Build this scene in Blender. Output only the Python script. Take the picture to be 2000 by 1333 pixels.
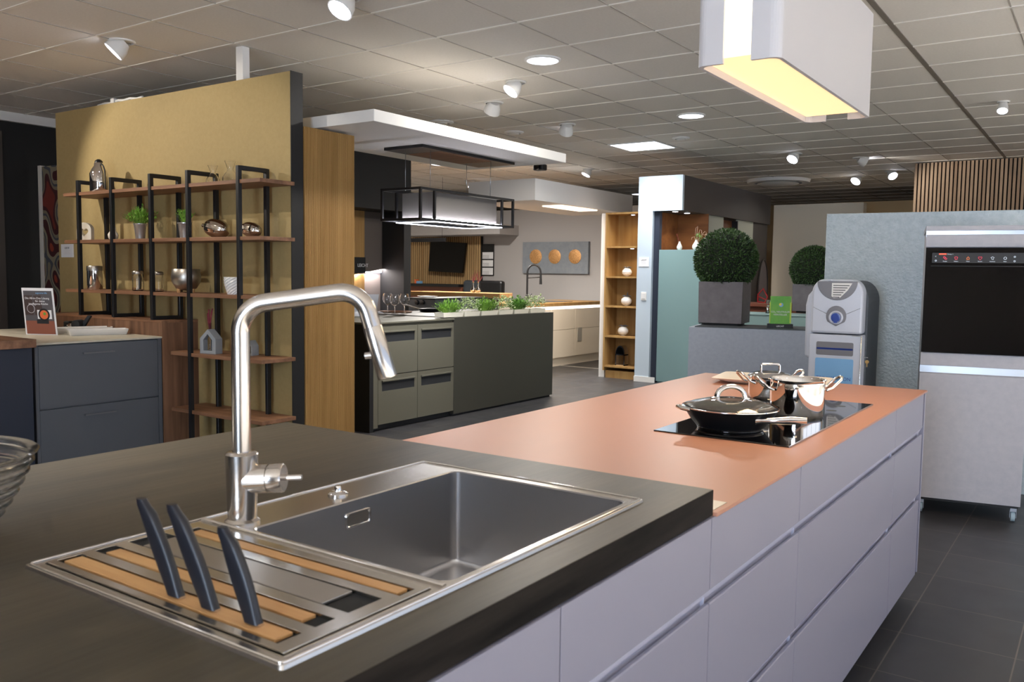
import bpy, bmesh, math, random
from mathutils import Vector, Matrix
random.seed(7)
S = bpy.context.scene
COL = S.collection
for o in list(bpy.data.objects):
    bpy.data.objects.remove(o)

# ------------------------------------------------------------------ camera
CAM_H = 1.37
YAW, PIT, ROL = .60418, .07677, .01311
FPX = 1691.2
_f = Vector((-math.sin(YAW)*math.cos(PIT), math.cos(YAW)*math.cos(PIT), -math.sin(PIT)))
_r0 = Vector((math.cos(YAW), math.sin(YAW), 0))
_u0 = _r0.cross(_f)
_r = _r0*math.cos(ROL) + _u0*math.sin(ROL)
_u = -_r0*math.sin(ROL) + _u0*math.cos(ROL)
CAMP = Vector((0, 0, CAM_H))
cd = bpy.data.cameras.new('camera')
cam = bpy.data.objects.new('camera', cd)
COL.objects.link(cam)
cam.matrix_world = Matrix(((_r.x, _u.x, -_f.x, CAMP.x), (_r.y, _u.y, -_f.y, CAMP.y), (_r.z, _u.z, -_f.z, CAMP.z), (0, 0, 0, 1)))
cd.sensor_width = 36
cd.lens = 36*FPX/2000
cd.clip_start = .05
cd.clip_end = 80
cd.dof.use_dof = True
cd.dof.focus_distance = 5.5
cd.dof.aperture_fstop = 11
S.camera = cam

def W(px, py, **k):
    """world point of a photo pixel on the plane x=, y= or z="""
    d = _r*((px-1000)/FPX) - _u*((py-666.5)/FPX) + _f
    (a, v), = k.items()
    i = 'xyz'.index(a)
    return CAMP + d*((v-CAMP[i])/d[i])
def depth(p): return (Vector(p)-CAMP).dot(_f)
def PX(p, n): return n*depth(p)/FPX          # n pixels in metres at p

# ------------------------------------------------------------------ world + view
w = bpy.data.worlds.new('world'); S.world = w
w.use_nodes = True
w.node_tree.nodes['Background'].inputs[0].default_value = (.62, .74, 1, 1)
w.node_tree.nodes['Background'].inputs[1].default_value = 1.0
S.view_settings.view_transform = 'Standard'
S.view_settings.look = 'None'
S.view_settings.gamma = 1
S.view_settings.use_curve_mapping = False
S.view_settings.exposure = 0.06

def light(name, kind, loc, target, power, color=(1, 1, 1), parent=None, **k):
    d = bpy.data.lights.new(name, kind)
    d.energy = power; d.color = color
    for a, b in k.items(): setattr(d, a, b)
    o = bpy.data.objects.new(name, d); COL.objects.link(o)
    o.location = loc
    o.rotation_euler = (Vector(target)-Vector(loc)).to_track_quat('-Z', 'Y').to_euler()
    if parent:
        o.parent = parent; o.matrix_parent_inverse = Matrix.Translation(parent.location).inverted()
    return o
DAY = (.66, .80, 1)
# daylight through the shop windows on the right
light('daylight_right', 'AREA', (4.05, 3.2, 1.55), (0, 3.2, 1.3), 30, DAY, shape='RECTANGLE', size=9.6, size_y=2.3)
light('daylight_rear_door', 'AREA', (-.05, -4.08, 1.4), (-.05, 0, 1.35), 300, DAY, shape='RECTANGLE', size=1.7, size_y=2.4)
# fill light added out of view, aimed up to brighten the ceiling
light('ceiling_fill_right', 'AREA', (5.2, 3.2, .45), (-2.5, 4.5, 3.1), 110, (.96, .97, 1), shape='RECTANGLE', size=11, size_y=1.8)

# ------------------------------------------------------------------ materials
def lin(c):
    return tuple(((v/255)/12.92 if v/255 <= .04045 else ((v/255+.055)/1.055)**2.4) for v in c) + (1,)
MATS = {}
def mat(name, rgb, rough=.5, metal=0, spec=.5, bump=0, bscale=60, mix=None, nscale=3, aniso=0, coat=0, stretch=None, alpha=None):
    m = bpy.data.materials.new(name); m.use_nodes = True
    nt = m.node_tree; b = nt.nodes['Principled BSDF']
    b.inputs['Base Color'].default_value = lin(rgb)
    b.inputs['Roughness'].default_value = rough
    b.inputs['Metallic'].default_value = metal
    b.inputs['Specular IOR Level'].default_value = spec
    b.inputs['Coat Weight'].default_value = coat
    b.inputs['Coat Roughness'].default_value = .08
    if aniso: b.inputs['Anisotropic'].default_value = aniso
    tc = nt.nodes.new('ShaderNodeTexCoord'); mp = nt.nodes.new('ShaderNodeMapping')
    nt.links.new(tc.outputs['Object'], mp.inputs[0])
    if stretch: mp.inputs['Scale'].default_value = stretch
    if mix:
        n = nt.nodes.new('ShaderNodeTexNoise'); n.inputs['Scale'].default_value = nscale; n.inputs['Detail'].default_value = 5
        n.inputs['Roughness'].default_value = .6
        nt.links.new(mp.outputs[0], n.inputs[0])
        cr = nt.nodes.new('ShaderNodeValToRGB')
        cr.color_ramp.elements[0].position = .35; cr.color_ramp.elements[1].position = .66
        cr.color_ramp.elements[0].color = lin(rgb); cr.color_ramp.elements[1].color = lin(mix)
        nt.links.new(n.outputs[0], cr.inputs[0]); nt.links.new(cr.outputs[0], b.inputs['Base Color'])
    if bump:
        n = nt.nodes.new('ShaderNodeTexNoise'); n.inputs['Scale'].default_value = bscale; n.inputs['Detail'].default_value = 3
        nt.links.new(mp.outputs[0], n.inputs[0])
        bp = nt.nodes.new('ShaderNodeBump'); bp.inputs['Strength'].default_value = bump; bp.inputs['Distance'].default_value = .01
        nt.links.new(n.outputs[0], bp.inputs['Height']); nt.links.new(bp.outputs[0], b.inputs['Normal'])
    MATS[name] = m
    return m
def wood(name, c1, c2, axis='x', scale=9, rough=.5, long=.07, spec=.4):
    st = {'x': (long, 1, 1), 'y': (1, long, 1), 'z': (1, 1, long)}[axis]
    return mat(name, c1, rough=rough, mix=c2, nscale=scale, stretch=st, bump=.06, bscale=scale*4, spec=spec)
def glass(name, rgb=(255, 255, 255), rough=0, ior=1.45):
    m = bpy.data.materials.new(name); m.use_nodes = True
    b = m.node_tree.nodes['Principled BSDF']
    b.inputs['Base Color'].default_value = lin(rgb); b.inputs['Roughness'].default_value = rough
    b.inputs['Transmission Weight'].default_value = 1; b.inputs['IOR'].default_value = ior
    return m
def emit(name, rgb, strength):
    m = bpy.data.materials.new(name); m.use_nodes = True
    b = m.node_tree.nodes['Principled BSDF']
    b.inputs['Base Color'].default_value = lin(rgb)
    b.inputs['Emission Color'].default_value = lin(rgb); b.inputs['Emission Strength'].default_value = strength
    return m
M = dict(
 ceil=mat('ceiling tile', (220, 214, 205), .8, bump=.05, bscale=300, mix=(214, 208, 199), nscale=60),
 grid=mat('ceiling grid', (222, 216, 206), .45),
 gridd=mat('ceiling shadow joint', (166, 159, 149), .6),
 gridt=mat('ceiling wide joint', (116, 108, 98), .6),
 gold=mat('golden wall paint', (168, 146, 98), .75, bump=.06, bscale=220, mix=(163, 141, 93), nscale=40),
 black=mat('black paint', (21, 20, 20), .6),
 blackm=mat('black powder coated metal', (22, 22, 24), .4),
 blackw=mat('black wall', (20, 20, 20), .7),
 white=mat('white paint', (228, 226, 222), .6),
 whitel=mat('white lacquer', (226, 224, 222), .35),
 lav=mat('satin lavender grey lacquer', (131, 129, 143), .42),
 lavl=mat('pale lavender grip channel', (190, 190, 206), .35),
 basin=mat('basin steel', (188, 187, 188), .3, 1),
 hoodw=mat('hood white lacquer', (188, 186, 188), .3),
 bluew=mat('pale blue white paint', (190, 203, 214), .55),
 coral=mat('coral matte glass', (174, 122, 98), .38, spec=.4),
 corale=mat('coral glass edge', (160, 92, 62), .2),
 dark=wood('dark stained oak', (50, 45, 35), (70, 62, 48), 'y', 15, .42, .12),
 darke=wood('black stained oak edge', (15, 13, 12), (42, 37, 33), 'y', 16, .7, .12, .08),
 steel=mat('brushed steel', (196, 190, 182), .24, 1, aniso=.5, bump=.01, bscale=400, stretch=(.1, 1, 1)),
 steelp=mat('insert plate steel', (200, 194, 184), .2, 1, bump=.008, bscale=300, stretch=(.1, 1, 1)),
 steels=mat('satin steel', (178, 172, 164), .36, 1),
 steelf=mat('faucet brushed steel', (196, 190, 184), .2, 1, aniso=.4),
 chrome=mat('polished steel', (225, 222, 220), .06, 1),
 silver=mat('hammered silver', (200, 192, 182), .12, 1, bump=.12, bscale=30),
 beech=wood('light beech wood', (188, 146, 96), (170, 124, 76), 'x', 30, .5, .08),
 walnut=wood('walnut', (112, 78, 56), (150, 108, 80), 'x', 16, .5, .06),
 walnutv=wood('walnut upright grain', (98, 68, 50), (142, 104, 78), 'z', 16, .5, .06),
 oakv=wood('oak upright grain', (182, 142, 86), (162, 122, 68), 'z', 18, .55, .04),
 oak=wood('oak veneer', (180, 144, 90), (158, 118, 68), 'z', 12, .5, .07),
 oakd=wood('oak knotty board', (150, 96, 54), (116, 68, 38), 'x', 7, .45, .15),
 slatw=wood('ash grey oak slat', (172, 146, 120), (142, 116, 92), 'z', 14, .6, .04),
 slato=wood('warm oak slat', (194, 162, 116), (170, 136, 92), 'z', 20, .6, .04),
 felt=mat('black felt', (18, 17, 16), .9),
 grey=mat('anthracite blue lacquer', (90, 93, 98), .5),
 navy=mat('navy lacquer', (40, 46, 60), .5),
 cream=mat('pale stone worktop', (206, 198, 178), .4, mix=(196, 188, 168), nscale=20),
 olive=mat('olive grey lacquer', (94, 91, 78), .5),
 olived=mat('dark olive grey panel', (60, 58, 50), .45),
 dgrey=mat('dark grey recess', (34, 35, 38), .6),
 taupe=mat('taupe panel', (98, 90, 86), .6),
 taupel=mat('light taupe backsplash', (142, 132, 130), .6),
 wallg=mat('warm grey plaster', (176, 172, 170), .8, bump=.1, bscale=120),
 wallb=mat('beige plaster', (222, 212, 194), .8),
 tan=mat('tan plaster', (214, 188, 146), .8),
 brownp=mat('brown grey panel', (68, 60, 54), .5),
 sage=mat('sage lacquer', (128, 156, 156), .4),
 greenw=mat('pale green board', (202, 204, 186), .6),
 kitw=mat('cream lacquer', (238, 226, 206), .4),
 concr=mat('blue grey concrete', (168, 181, 186), .32, mix=(184, 195, 199), nscale=24, bump=.5, bscale=60, spec=.6),
 lowb=mat('grey slate lacquer', (152, 158, 170), .45, mix=(144, 151, 163), nscale=30),
 ovenw=mat('light concrete laminate', (168, 166, 171), .45, mix=(160, 159, 165), nscale=25),
 alu=mat('brushed aluminium', (190, 196, 204), .3, 1),
 pgrey=mat('slate planter', (104, 100, 104), .55, mix=(92, 88, 92), nscale=12),
 silverp=mat('silver plastic', (194, 198, 208), .35, .15),
 silverd=mat('dark silver plastic', (120, 118, 120), .35, .5),
 dgreyp=mat('dark grey plastic', (62, 68, 74), .5),
 blackg=mat('black glass', (4, 4, 5), .03, spec=.6),
 hob=mat('black ceramic glass', (4, 4, 5), .03, spec=.8),
 pan=mat('black anodised aluminium', (24, 24, 26), .35, .3),
 lidg=glass('glass lid', (235, 232, 225), .03),
 glass=glass('clear glass'),
 bowlg=glass('ribbed glass', (255, 255, 253), .1, 1.3),
 ceram=mat('white ceramic', (232, 229, 224), .2),
 ceramm=mat('matte white ceramic', (224, 216, 200), .6),
 plate=mat('cream plate', (238, 224, 206), .35),
 leaf=mat('grass green leaf', (150, 192, 78), .5, mix=(104, 156, 54), nscale=30),
 leafp=mat('pale green leaf', (196, 210, 158), .5, mix=(148, 172, 108), nscale=30),
 leafd=mat('deep green leaf', (92, 146, 58), .5, mix=(124, 172, 72), nscale=30),
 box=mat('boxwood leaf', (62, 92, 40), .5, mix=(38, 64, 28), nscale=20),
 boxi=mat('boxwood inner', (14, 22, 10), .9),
 zinc=mat('zinc pot', (186, 186, 184), .35, .8),
 grow=mat('white trough', (226, 220, 202), .5),
 soil=mat('dark soil', (40, 32, 26), .9),
 knife=mat('blue black plastic', (22, 24, 32), .42),
 red=mat('red reed', (120, 40, 52), .6), twig=mat('dried twig', (120, 84, 66), .8),
 pink=mat('dried pale twig', (196, 160, 136), .8),
 concs=mat('grey cast concrete', (142, 146, 150), .7),
 copper=mat('hammered copper', (232, 178, 120), .4, .5, bump=.5, bscale=90, mix=(186, 134, 76), nscale=60),
 art=mat('blue grey canvas', (140, 146, 152), .8, mix=(130, 136, 144), nscale=14),
 paper=mat('white paper', (232, 232, 234), .7), ink=mat('dark ink', (40, 40, 44), .7),
 green=mat('green print', (88, 158, 66), .5, mix=(120, 176, 70), nscale=6),
 lime=mat('lime print', (176, 200, 80), .5), blue=mat('blue plastic', (38, 66, 150), .3), pblue=mat('pale blue print', (120, 170, 214), .5),
 yellow=mat('yellow print', (232, 208, 90), .5),
 floorp=mat('added pale bounce floor', (206, 200, 190), .5, mix=(198, 192, 182), nscale=3),  # light colour for the unseen floor area that acts as a reflector
 rail=mat('aluminium strip', (200, 196, 186), .4, .5),
 brick=mat('red brown wood', (122, 66, 46), .5), redp=mat('red plastic', (170, 34, 40), .4),
 orange=mat('carrot orange', (226, 110, 60), .5), brass=mat('brass key', (200, 160, 100), .3, 1),
 rub=mat('translucent grey caster', (150, 170, 178), .3),
 posterg=mat('poster grey', (86, 84, 88), .5), posterw=mat('poster table brown', (142, 84, 66), .5), posterb=mat('poster brown wall', (70, 56, 54), .5),
 spotlens=emit('lit spot lens', (236, 240, 255), 14),
 downlens=emit('lit downlight disc', (240, 242, 255), 7),
 panel=emit('lit ceiling panel', (240, 246, 255), 5),
 warmled=emit('warm light diffuser', (255, 216, 164), .95),
 warmled2=emit('bright warm diffuser', (255, 240, 206), 1.6),
 wash=emit('white wash strip', (240, 240, 255), 90),
 shade=mat('grey shade fabric', (92, 88, 84), .8),
 blackp=mat('black screen', (6, 6, 7), .3, spec=.25),
 whiteled=emit('white led strip', (235, 240, 255), 9),
 warmpanel=emit('lit warm panel', (255, 226, 196), 4),
 iconr=emit('red display icon', (226, 60, 84), .7), icono=emit('orange display icon', (236, 130, 70), .7),
 iconw=emit('white display icon', (200, 210, 220), .6), tag=emit('orange display tag', (240, 90, 60), 1.0),
)
# floor tiles with fine grout
def tile_mat():
    m = bpy.data.materials.new('anthracite floor tile'); m.use_nodes = True
    nt = m.node_tree; b = nt.nodes['Principled BSDF']
    tc = nt.nodes.new('ShaderNodeTexCoord'); mp = nt.nodes.new('ShaderNodeMapping')
    mp.inputs['Location'].default_value = (.607, -3.16, 0)
    nt.links.new(tc.outputs['Object'], mp.inputs[0])
    br = nt.nodes.new('ShaderNodeTexBrick'); br.offset = 0; br.squash = 1
    br.inputs['Scale'].default_value = 1; br.inputs['Brick Width'].default_value = .392; br.inputs['Row Height'].default_value = .4
    br.inputs['Mortar Size'].default_value = .0028; br.inputs['Mortar Smooth'].default_value = .2
    br.inputs['Color1'].default_value = lin((56, 55, 56)); br.inputs['Color2'].default_value = lin((50, 49, 51)); br.inputs['Mortar'].default_value = lin((98, 90, 82))
    nt.links.new(mp.outputs[0], br.inputs[0])
    n = nt.nodes.new('ShaderNodeTexNoise'); n.inputs['Scale'].default_value = 5; n.inputs['Detail'].default_value = 6
    nt.links.new(tc.outputs['Object'], n.inputs[0])
    mx = nt.nodes.new('ShaderNodeMixRGB'); mx.blend_type = 'OVERLAY'; mx.inputs[0].default_value = .35
    nt.links.new(br.outputs[0], mx.inputs[1]); nt.links.new(n.outputs[0], mx.inputs[2]); nt.links.new(mx.outputs[0], b.inputs['Base Color'])
    cr = nt.nodes.new('ShaderNodeMapRange'); cr.inputs['To Min'].default_value = .3; cr.inputs['To Max'].default_value = .52
    nt.links.new(n.outputs[0], cr.inputs[0]); nt.links.new(cr.outputs[0], b.inputs['Roughness'])
    return m
M['floor'] = tile_mat()
# layered wave pattern of the rug
def rug_mat():
    m = bpy.data.materials.new('wavy tufted rug'); m.use_nodes = True
    nt = m.node_tree; b = nt.nodes['Principled BSDF']; b.inputs['Roughness'].default_value = .95
    tc = nt.nodes.new('ShaderNodeTexCoord'); n = nt.nodes.new('ShaderNodeTexNoise'); n.inputs['Scale'].default_value = 3.4; n.inputs['Detail'].default_value = 0
    mp = nt.nodes.new('ShaderNodeMapping'); mp.inputs['Location'].default_value = (3.2, 0, 1.3); mp.inputs['Scale'].default_value = (1.3, 1, 1)
    nt.links.new(tc.outputs['Object'], mp.inputs[0]); nt.links.new(mp.outputs[0], n.inputs[0])
    cr = nt.nodes.new('ShaderNodeValToRGB'); cr.color_ramp.interpolation = 'CONSTANT'
    cols = [(.0, (120, 46, 36)), (.36, (70, 28, 30)), (.42, (126, 116, 96)), (.47, (76, 78, 84)), (.51, (140, 130, 108)), (.57, (70, 26, 28)), (.63, (150, 60, 40))]
    e = cr.color_ramp.elements
    e[0].position, e[0].color = 0, lin(cols[0][1]); e[1].position, e[1].color = cols[1][0], lin(cols[1][1])
    for p, c in cols[2:]:
        x = e.new(p); x.color = lin(c)
    nt.links.new(n.outputs[0], cr.inputs[0]); nt.links.new(cr.outputs[0], b.inputs['Base Color'])
    return m
M['rug'] = rug_mat()

# ------------------------------------------------------------------ mesh helpers
class MB:
    def __init__(s): s.v = []; s.f = []; s.sm = []
    def add(s, vs, fs, smooth=False):
        n = len(s.v); s.v += [tuple(v) for v in vs]
        for f in fs: s.f.append([n+i for i in f]); s.sm.append(smooth)
        return s
    def box(s, x0, x1, y0, y1, z0, z1):
        if x0 > x1: x0, x1 = x1, x0
        if y0 > y1: y0, y1 = y1, y0
        if z0 > z1: z0, z1 = z1, z0
        return s.add([(x0,y0,z0),(x1,y0,z0),(x1,y1,z0),(x0,y1,z0),(x0,y0,z1),(x1,y0,z1),(x1,y1,z1),(x0,y1,z1)],
              [(0,3,2,1),(4,5,6,7),(0,1,5,4),(1,2,6,5),(2,3,7,6),(3,0,4,7)])
    def loops(s, L, closed=True, cap0=True, cap1=True, smooth=True):
        n = len(L[0]); vs = [v for l in L for v in l]; fs = []
        for i in range(len(L)-1):
            for j in range(n if closed else n-1):
                k = (j+1) % n
                fs.append((i*n+j, i*n+k, (i+1)*n+k, (i+1)*n+j))
        s.add(vs, fs, smooth)
        if cap0: s.add(L[0], [tuple(range(n))[::-1]])
        if cap1: s.add(L[-1], [tuple(range(n))])
        return s
    def lathe(s, prof, c=(0, 0, 0), seg=32, axis='z', cap0=True, cap1=True, smooth=True, rib=0, nr=0):
        c = Vector(c); L = []
        for r, h in prof:
            l = []
            for j in range(seg):
                a = 2*math.pi*j/seg; rr = r*(1+rib*math.cos(nr*a)) if rib else r
                x, y = rr*math.cos(a), rr*math.sin(a)
                p = {'z': (x, y, h), 'x': (h, x, y), 'y': (y, h, x)}[axis]
                l.append(c+Vector(p))
            L.append(l)
        return s.loops(L, True, cap0, cap1, smooth)
    def tube(s, pts, r, seg=12, closed=False, flat=None):
        pts = [Vector(p) for p in pts]; n = len(pts); L = []
        rs = r if isinstance(r, (list, tuple)) else [r]*n
        ref = None
        for i, p in enumerate(pts):
            a = pts[(i-1) % n] if (closed or i > 0) else p; b = pts[(i+1) % n] if (closed or i < n-1) else p
            t = (b-a).normalized()
            if ref is None:
                ref = Vector((0, 0, 1)) if abs(t.z) < .9 else Vector((1, 0, 0))
            nn = (ref - t*ref.dot(t)).normalized(); bb = t.cross(nn); ref = nn
            L.append([p + nn*(rs[i]*math.cos(2*math.pi*j/seg)) + bb*(rs[i]*(flat or 1)*math.sin(2*math.pi*j/seg)) for j in range(seg)])
        if closed: L.append(L[0])
        return s.loops(L, True, not closed, not closed)
    def prism(s, poly, d0, d1, plane='xz'):
        f = {'xz': lambda a, b, d: (a, d, b), 'yz': lambda a, b, d: (d, a, b), 'xy': lambda a, b, d: (a, b, d)}[plane]
        n = len(poly)
        vs = [f(a, b, d0) for a, b in poly] + [f(a, b, d1) for a, b in poly]
        return s.add(vs, [tuple(range(n))[::-1], tuple(range(n, 2*n))] + [(i, (i+1) % n, n+(i+1) % n, n+i) for i in range(n)])
    def slab(s, x0, x1, y0, y1, z0, z1, holes):
        xs = sorted({x0, x1} | {v for h in holes for v in h[:2]}); ys = sorted({y0, y1} | {v for h in holes for v in h[2:]})
        ok = lambda i, j: 0 <= i < len(xs)-1 and 0 <= j < len(ys)-1 and not any(h[0]-1e-6 <= xs[i] and xs[i+1] <= h[1]+1e-6 and h[2]-1e-6 <= ys[j] and ys[j+1] <= h[3]+1e-6 for h in holes)
        for i in range(len(xs)-1):
            for j in range(len(ys)-1):
                if not ok(i, j): continue
                a, b, c, d = xs[i], xs[i+1], ys[j], ys[j+1]
                s.add([(a,c,z1),(b,c,z1),(b,d,z1),(a,d,z1)], [(0,1,2,3)]); s.add([(a,c,z0),(b,c,z0),(b,d,z0),(a,d,z0)], [(3,2,1,0)])
                for (di, dj, p, q) in ((-1,0,(a,d),(a,c)),(1,0,(b,c),(b,d)),(0,-1,(a,c),(b,c)),(0,1,(b,d),(a,d))):
                    if not ok(i+di, j+dj): s.add([(*p,z0),(*q,z0),(*q,z1),(*p,z1)], [(0,1,2,3)])
        return s
    def leaf(s, p, d, l, wd, up=Vector((0, 0, 1))):
        d = d.normalized(); sd = d.cross(up)
        sd = sd.normalized() if sd.length > .05 else Vector((1, 0, 0))
        m = p + d*l*.5
        return s.add([p, m+sd*wd*.5, p+d*l, m-sd*wd*.5], [(0, 1, 2, 3)])
def rrect(x0, x1, y0, y1, z, r, n=4):
    out = []
    for cx, cy, a0 in ((x1-r, y1-r, 0), (x0+r, y1-r, 90), (x0+r, y0+r, 180), (x1-r, y0+r, 270)):
        for i in range(n+1):
            a = math.radians(a0+90*i/n); out.append(Vector((cx+r*math.cos(a), cy+r*math.sin(a), z)))
    return out
def link(name, mb, m, parent=None, off=(0, 0, 0), bevel=0, label=None, weld=True):
    me = bpy.data.meshes.new(name)
    me.from_pydata([(v[0]-off[0], v[1]-off[1], v[2]-off[2]) for v in mb.v], [], mb.f)
    for p, sm in zip(me.polygons, mb.sm): p.use_smooth = sm
    if len(mb.v) < 20000 and name not in ('foliage', 'leaves', 'red_twigs'):
        bm = bmesh.new(); bm.from_mesh(me)
        bmesh.ops.remove_doubles(bm, verts=bm.verts, dist=1e-6)
        bmesh.ops.recalc_face_normals(bm, faces=bm.faces)
        for e in bm.edges:
            if len(e.link_faces) != 2 or not all(f.smooth for f in e.link_faces) or e.calc_face_angle(0) > .9: e.smooth = False
        bm.to_mesh(me); bm.free()
    ms = m if isinstance(m, (list, tuple)) else [m]
    for x in ms: me.materials.append(M[x] if isinstance(x, str) else x)
    o = bpy.data.objects.new(name, me); COL.objects.link(o)
    if parent: o.parent = parent
    else: o.location = off
    if bevel:
        b = o.modifiers.new('bevel', 'BEVEL'); b.width = bevel; b.segments = 2; b.limit_method = 'ANGLE'; b.angle_limit = math.radians(40)
    if label: o['label'] = label
    return o
class Thing:
    """an Empty at the thing's base; parts given in world coordinates (rz=0) or local ones (local=True)"""
    def __init__(s, name, label, cat, loc=(0, 0, 0), rz=0, group=None, local=False):
        s.o = bpy.data.objects.new(name, None); COL.objects.link(s.o)
        s.o.empty_display_size = .1
        s.o.location = loc; s.o.rotation_euler = (0, 0, rz); s.off = (0, 0, 0) if (local or rz) else tuple(loc)
        s.o['label'] = label; s.o['category'] = cat
        if group: s.o['group'] = group
    def part(s, name, mb, m, bevel=0, label=None, parent=None):
        return link(name, mb, m, parent or s.o, s.off, bevel, label)
    def text(s, body, size, loc, m, xdir=(1, 0, 0), up=(0, 0, 1), parent=None, name='lettering', ext=.0006, align='LEFT'):
        cu = bpy.data.curves.new('t', 'FONT'); cu.body = body; cu.size = size; cu.extrude = ext; cu.align_x = align
        t = bpy.data.objects.new('t', cu); COL.objects.link(t)
        dg = bpy.context.evaluated_depsgraph_get(); dg.update()
        me = bpy.data.meshes.new_from_object(t.evaluated_get(dg)); me.name = name
        bpy.data.objects.remove(t)
        x = Vector(xdir).normalized(); u = Vector(up).normalized(); n = x.cross(u)
        R = Matrix((x, u, n)).transposed().to_4x4(); R.translation = Vector(loc)-Vector(s.off)
        me.transform(R); me.materials.clear(); me.materials.append(M[m])
        o = bpy.data.objects.new(name, me); COL.objects.link(o); o.parent = parent or s.o
        return o
def single(name, mb, m, label, cat, loc=(0, 0, 0), group=None, bevel=0):
    o = link(name, mb, m, None, loc, bevel)
    o['label'] = label; o['category'] = cat
    if group: o['group'] = group
    return o
def struct(name, mb, m, bevel=0):
    o = link(name, mb, m, None, (0, 0, 0), bevel); o['kind'] = 'structure'; return o
def copy_tree(root, loc, label=None, rz=None, scale=None):
    r = root.copy(); COL.objects.link(r); r.location = loc
    if rz is not None: r.rotation_euler = (0, 0, rz)
    if scale: r.scale = scale if hasattr(scale, '__len__') else (scale,)*3
    if label: r['label'] = label
    for ch in list(root.children):
        c = ch.copy(); COL.objects.link(c); c.parent = r
        for g in list(ch.children):
            d = g.copy(); COL.objects.link(d); d.parent = c
    return r

# ================================================================== THE ROOM
CZ = 2.95
XL, XR, YB, YF = -9.35, 3.9, -3.9, 19.0
XF = -12.6   # the far half of the room is wider
struct('floor', MB().box(XF-.2, XR+.2, YB-.2, YF+.2, -.1, 0), 'floor')
struct('floor_bounce', MB().box(1.1, XR-.01, YB+.01, 10, .0, .006).box(XL+.01, 1.1, YB+.01, -.35, .0, .006), 'floorp')  # pale area added out of view to bounce light onto the ceiling
ceil = struct('ceiling', MB().box(XF-.2, XR+.2, YB-.2, YF+.2, CZ, CZ+.1), 'ceil')
gx = [-1.215 + .648*k for k in range(-17, 8)]
gy = [9.63 + .63*k for k in range(-21, 15)]
g = MB()
for y in gy: g.box(XF, XR, y-.011, y+.011, CZ-.006, CZ+.001)
link('ceiling_grid', g, 'grid', ceil)
g = MB()
for x in gx:
    if abs(x+1.215) > .01: g.box(x-.004, x+.004, YB, YF, CZ-.0045, CZ+.001)
link('ceiling_wide_joint', MB().box(-1.232, -1.198, YB, YF, CZ-.0065, CZ+.001), 'gridt', ceil)
link('ceiling_joint', g, 'gridd', ceil)
struct('wall_far', MB().box(XF-.2, XR+.2, YF, YF+.15, 0, CZ), 'tan')
struct('wall_left', MB().box(XL-.15, XL, YB, 6.6, 0, CZ).box(XF, XL-.15, 6.45, 6.6, 0, CZ), 'blackw')
struct('wall_left_2', MB().box(XF-.15, XF, 6.45, YF, 0, CZ), 'wallb')
struct('trim_1', MB().box(XL, XL+.05, YB, 6.5, CZ-.09, CZ), 'white')
# brown door leaf at the extreme left
dr = struct('door_1', MB().box(XL, XL+.04, 2.9, W(8, 400, x=XL+.04).y, 0, 2.75), 'brownp')
# window fronts (right and behind the camera) with mullions
def window_wall(name, axis, pos, a0, a1):
    t = MB()
    def bx(a, b, z0, z1, th=.1):
        if axis == 'x': t.box(pos, pos+th, a, b, z0, z1)
        else: t.box(a, b, pos-th, pos, z0, z1)
    lo, hi = (YB, YF) if axis == 'x' else (XL, XR)
    bx(lo, hi, 0, .35); bx(lo, hi, 2.72, CZ)
    bx(lo, a0, .35, 2.72); bx(a1, hi, .35, 2.72)
    struct(name, t, 'white')
    f = MB(); n = 5
    for i in range(n+1):
        a = a0+(a1-a0)*i/n
        if axis == 'x': f.box(pos+.02, pos+.08, a-.03, a+.03, .35, 2.72)
        else: f.box(a-.03, a+.03, pos-.08, pos-.02, .35, 2.72)
    return f
struct('window_1', window_wall('wall_right', 'x', XR, -1.6, 8.0), 'blackm')
struct('wall_back', MB().box(XL-.15, -.9, YB-.15, YB, 0, CZ).box(.8, XR+.2, YB-.15, YB, 0, CZ).box(-.9, .8, YB-.15, YB, 2.65, CZ), 'taupe')
struct('door_2', MB().box(-.9, -.84, YB-.12, YB-.04, 0, 2.65).box(.74, .8, YB-.12, YB-.04, 0, 2.65).box(-.84, .74, YB-.12, YB-.04, 2.58, 2.65).box(-.08, -.02, YB-.12, YB-.04, 0, 2.58), 'blackm')

# golden partition wall
GX1, GY = -4.6, 4.01
gold = struct('wall_partition', MB().box(-7.6, GX1, GY, GY+.09, 0, 2.71), 'gold')
link('edge_panel', MB().box(GX1-.001, GX1+.004, GY-.001, GY+.105, 0, 2.712), 'black', gold)
single('support_post', MB().box(-5.19, -5.115, GY+.02, GY+.08, 2.71, CZ), 'white', 'white square post from the golden wall top to the ceiling', 'post', bevel=.003)
cp = [W(192+i*10.5, 207-i*2.1+ (2.2*math.sin(i*1.9)), y=GY+.045) for i in range(9)]
cp = [Vector((p.x, GY+.045+.012*math.sin(i), 2.722+.012*abs(math.sin(i*1.3)))) for i, p in enumerate(cp)]
t = Thing('cable', 'loose white cable lying on top of the golden wall', 'cable', tuple(cp[0]-Vector((0, 0, .01))))
t.part('lead', MB().tube(cp, .011, 8), 'white')
t.part('plug', MB().box(cp[3].x-.02, cp[3].x+.03, GY+.02, GY+.07, 2.715, 2.755), 'white', .004)
# ribbed oak end panel beside the golden wall
OX = GX1
m = MB(); y0, y1 = GY+.115, 4.60
n = 44
for i in range(n):
    a = y0+(y1-y0)*i/n
    m.box(OX-.02, OX+.008, a+.002, a+(y1-y0)/n-.002, 0, 2.36)
m.box(OX-.5, OX-.003, y0, y1, 0, 2.36)
single('ribbed_panel', m, 'oakv', 'fluted oak end panel right of the golden wall', 'panel', (OX-.25, (y0+y1)/2, 0))

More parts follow.
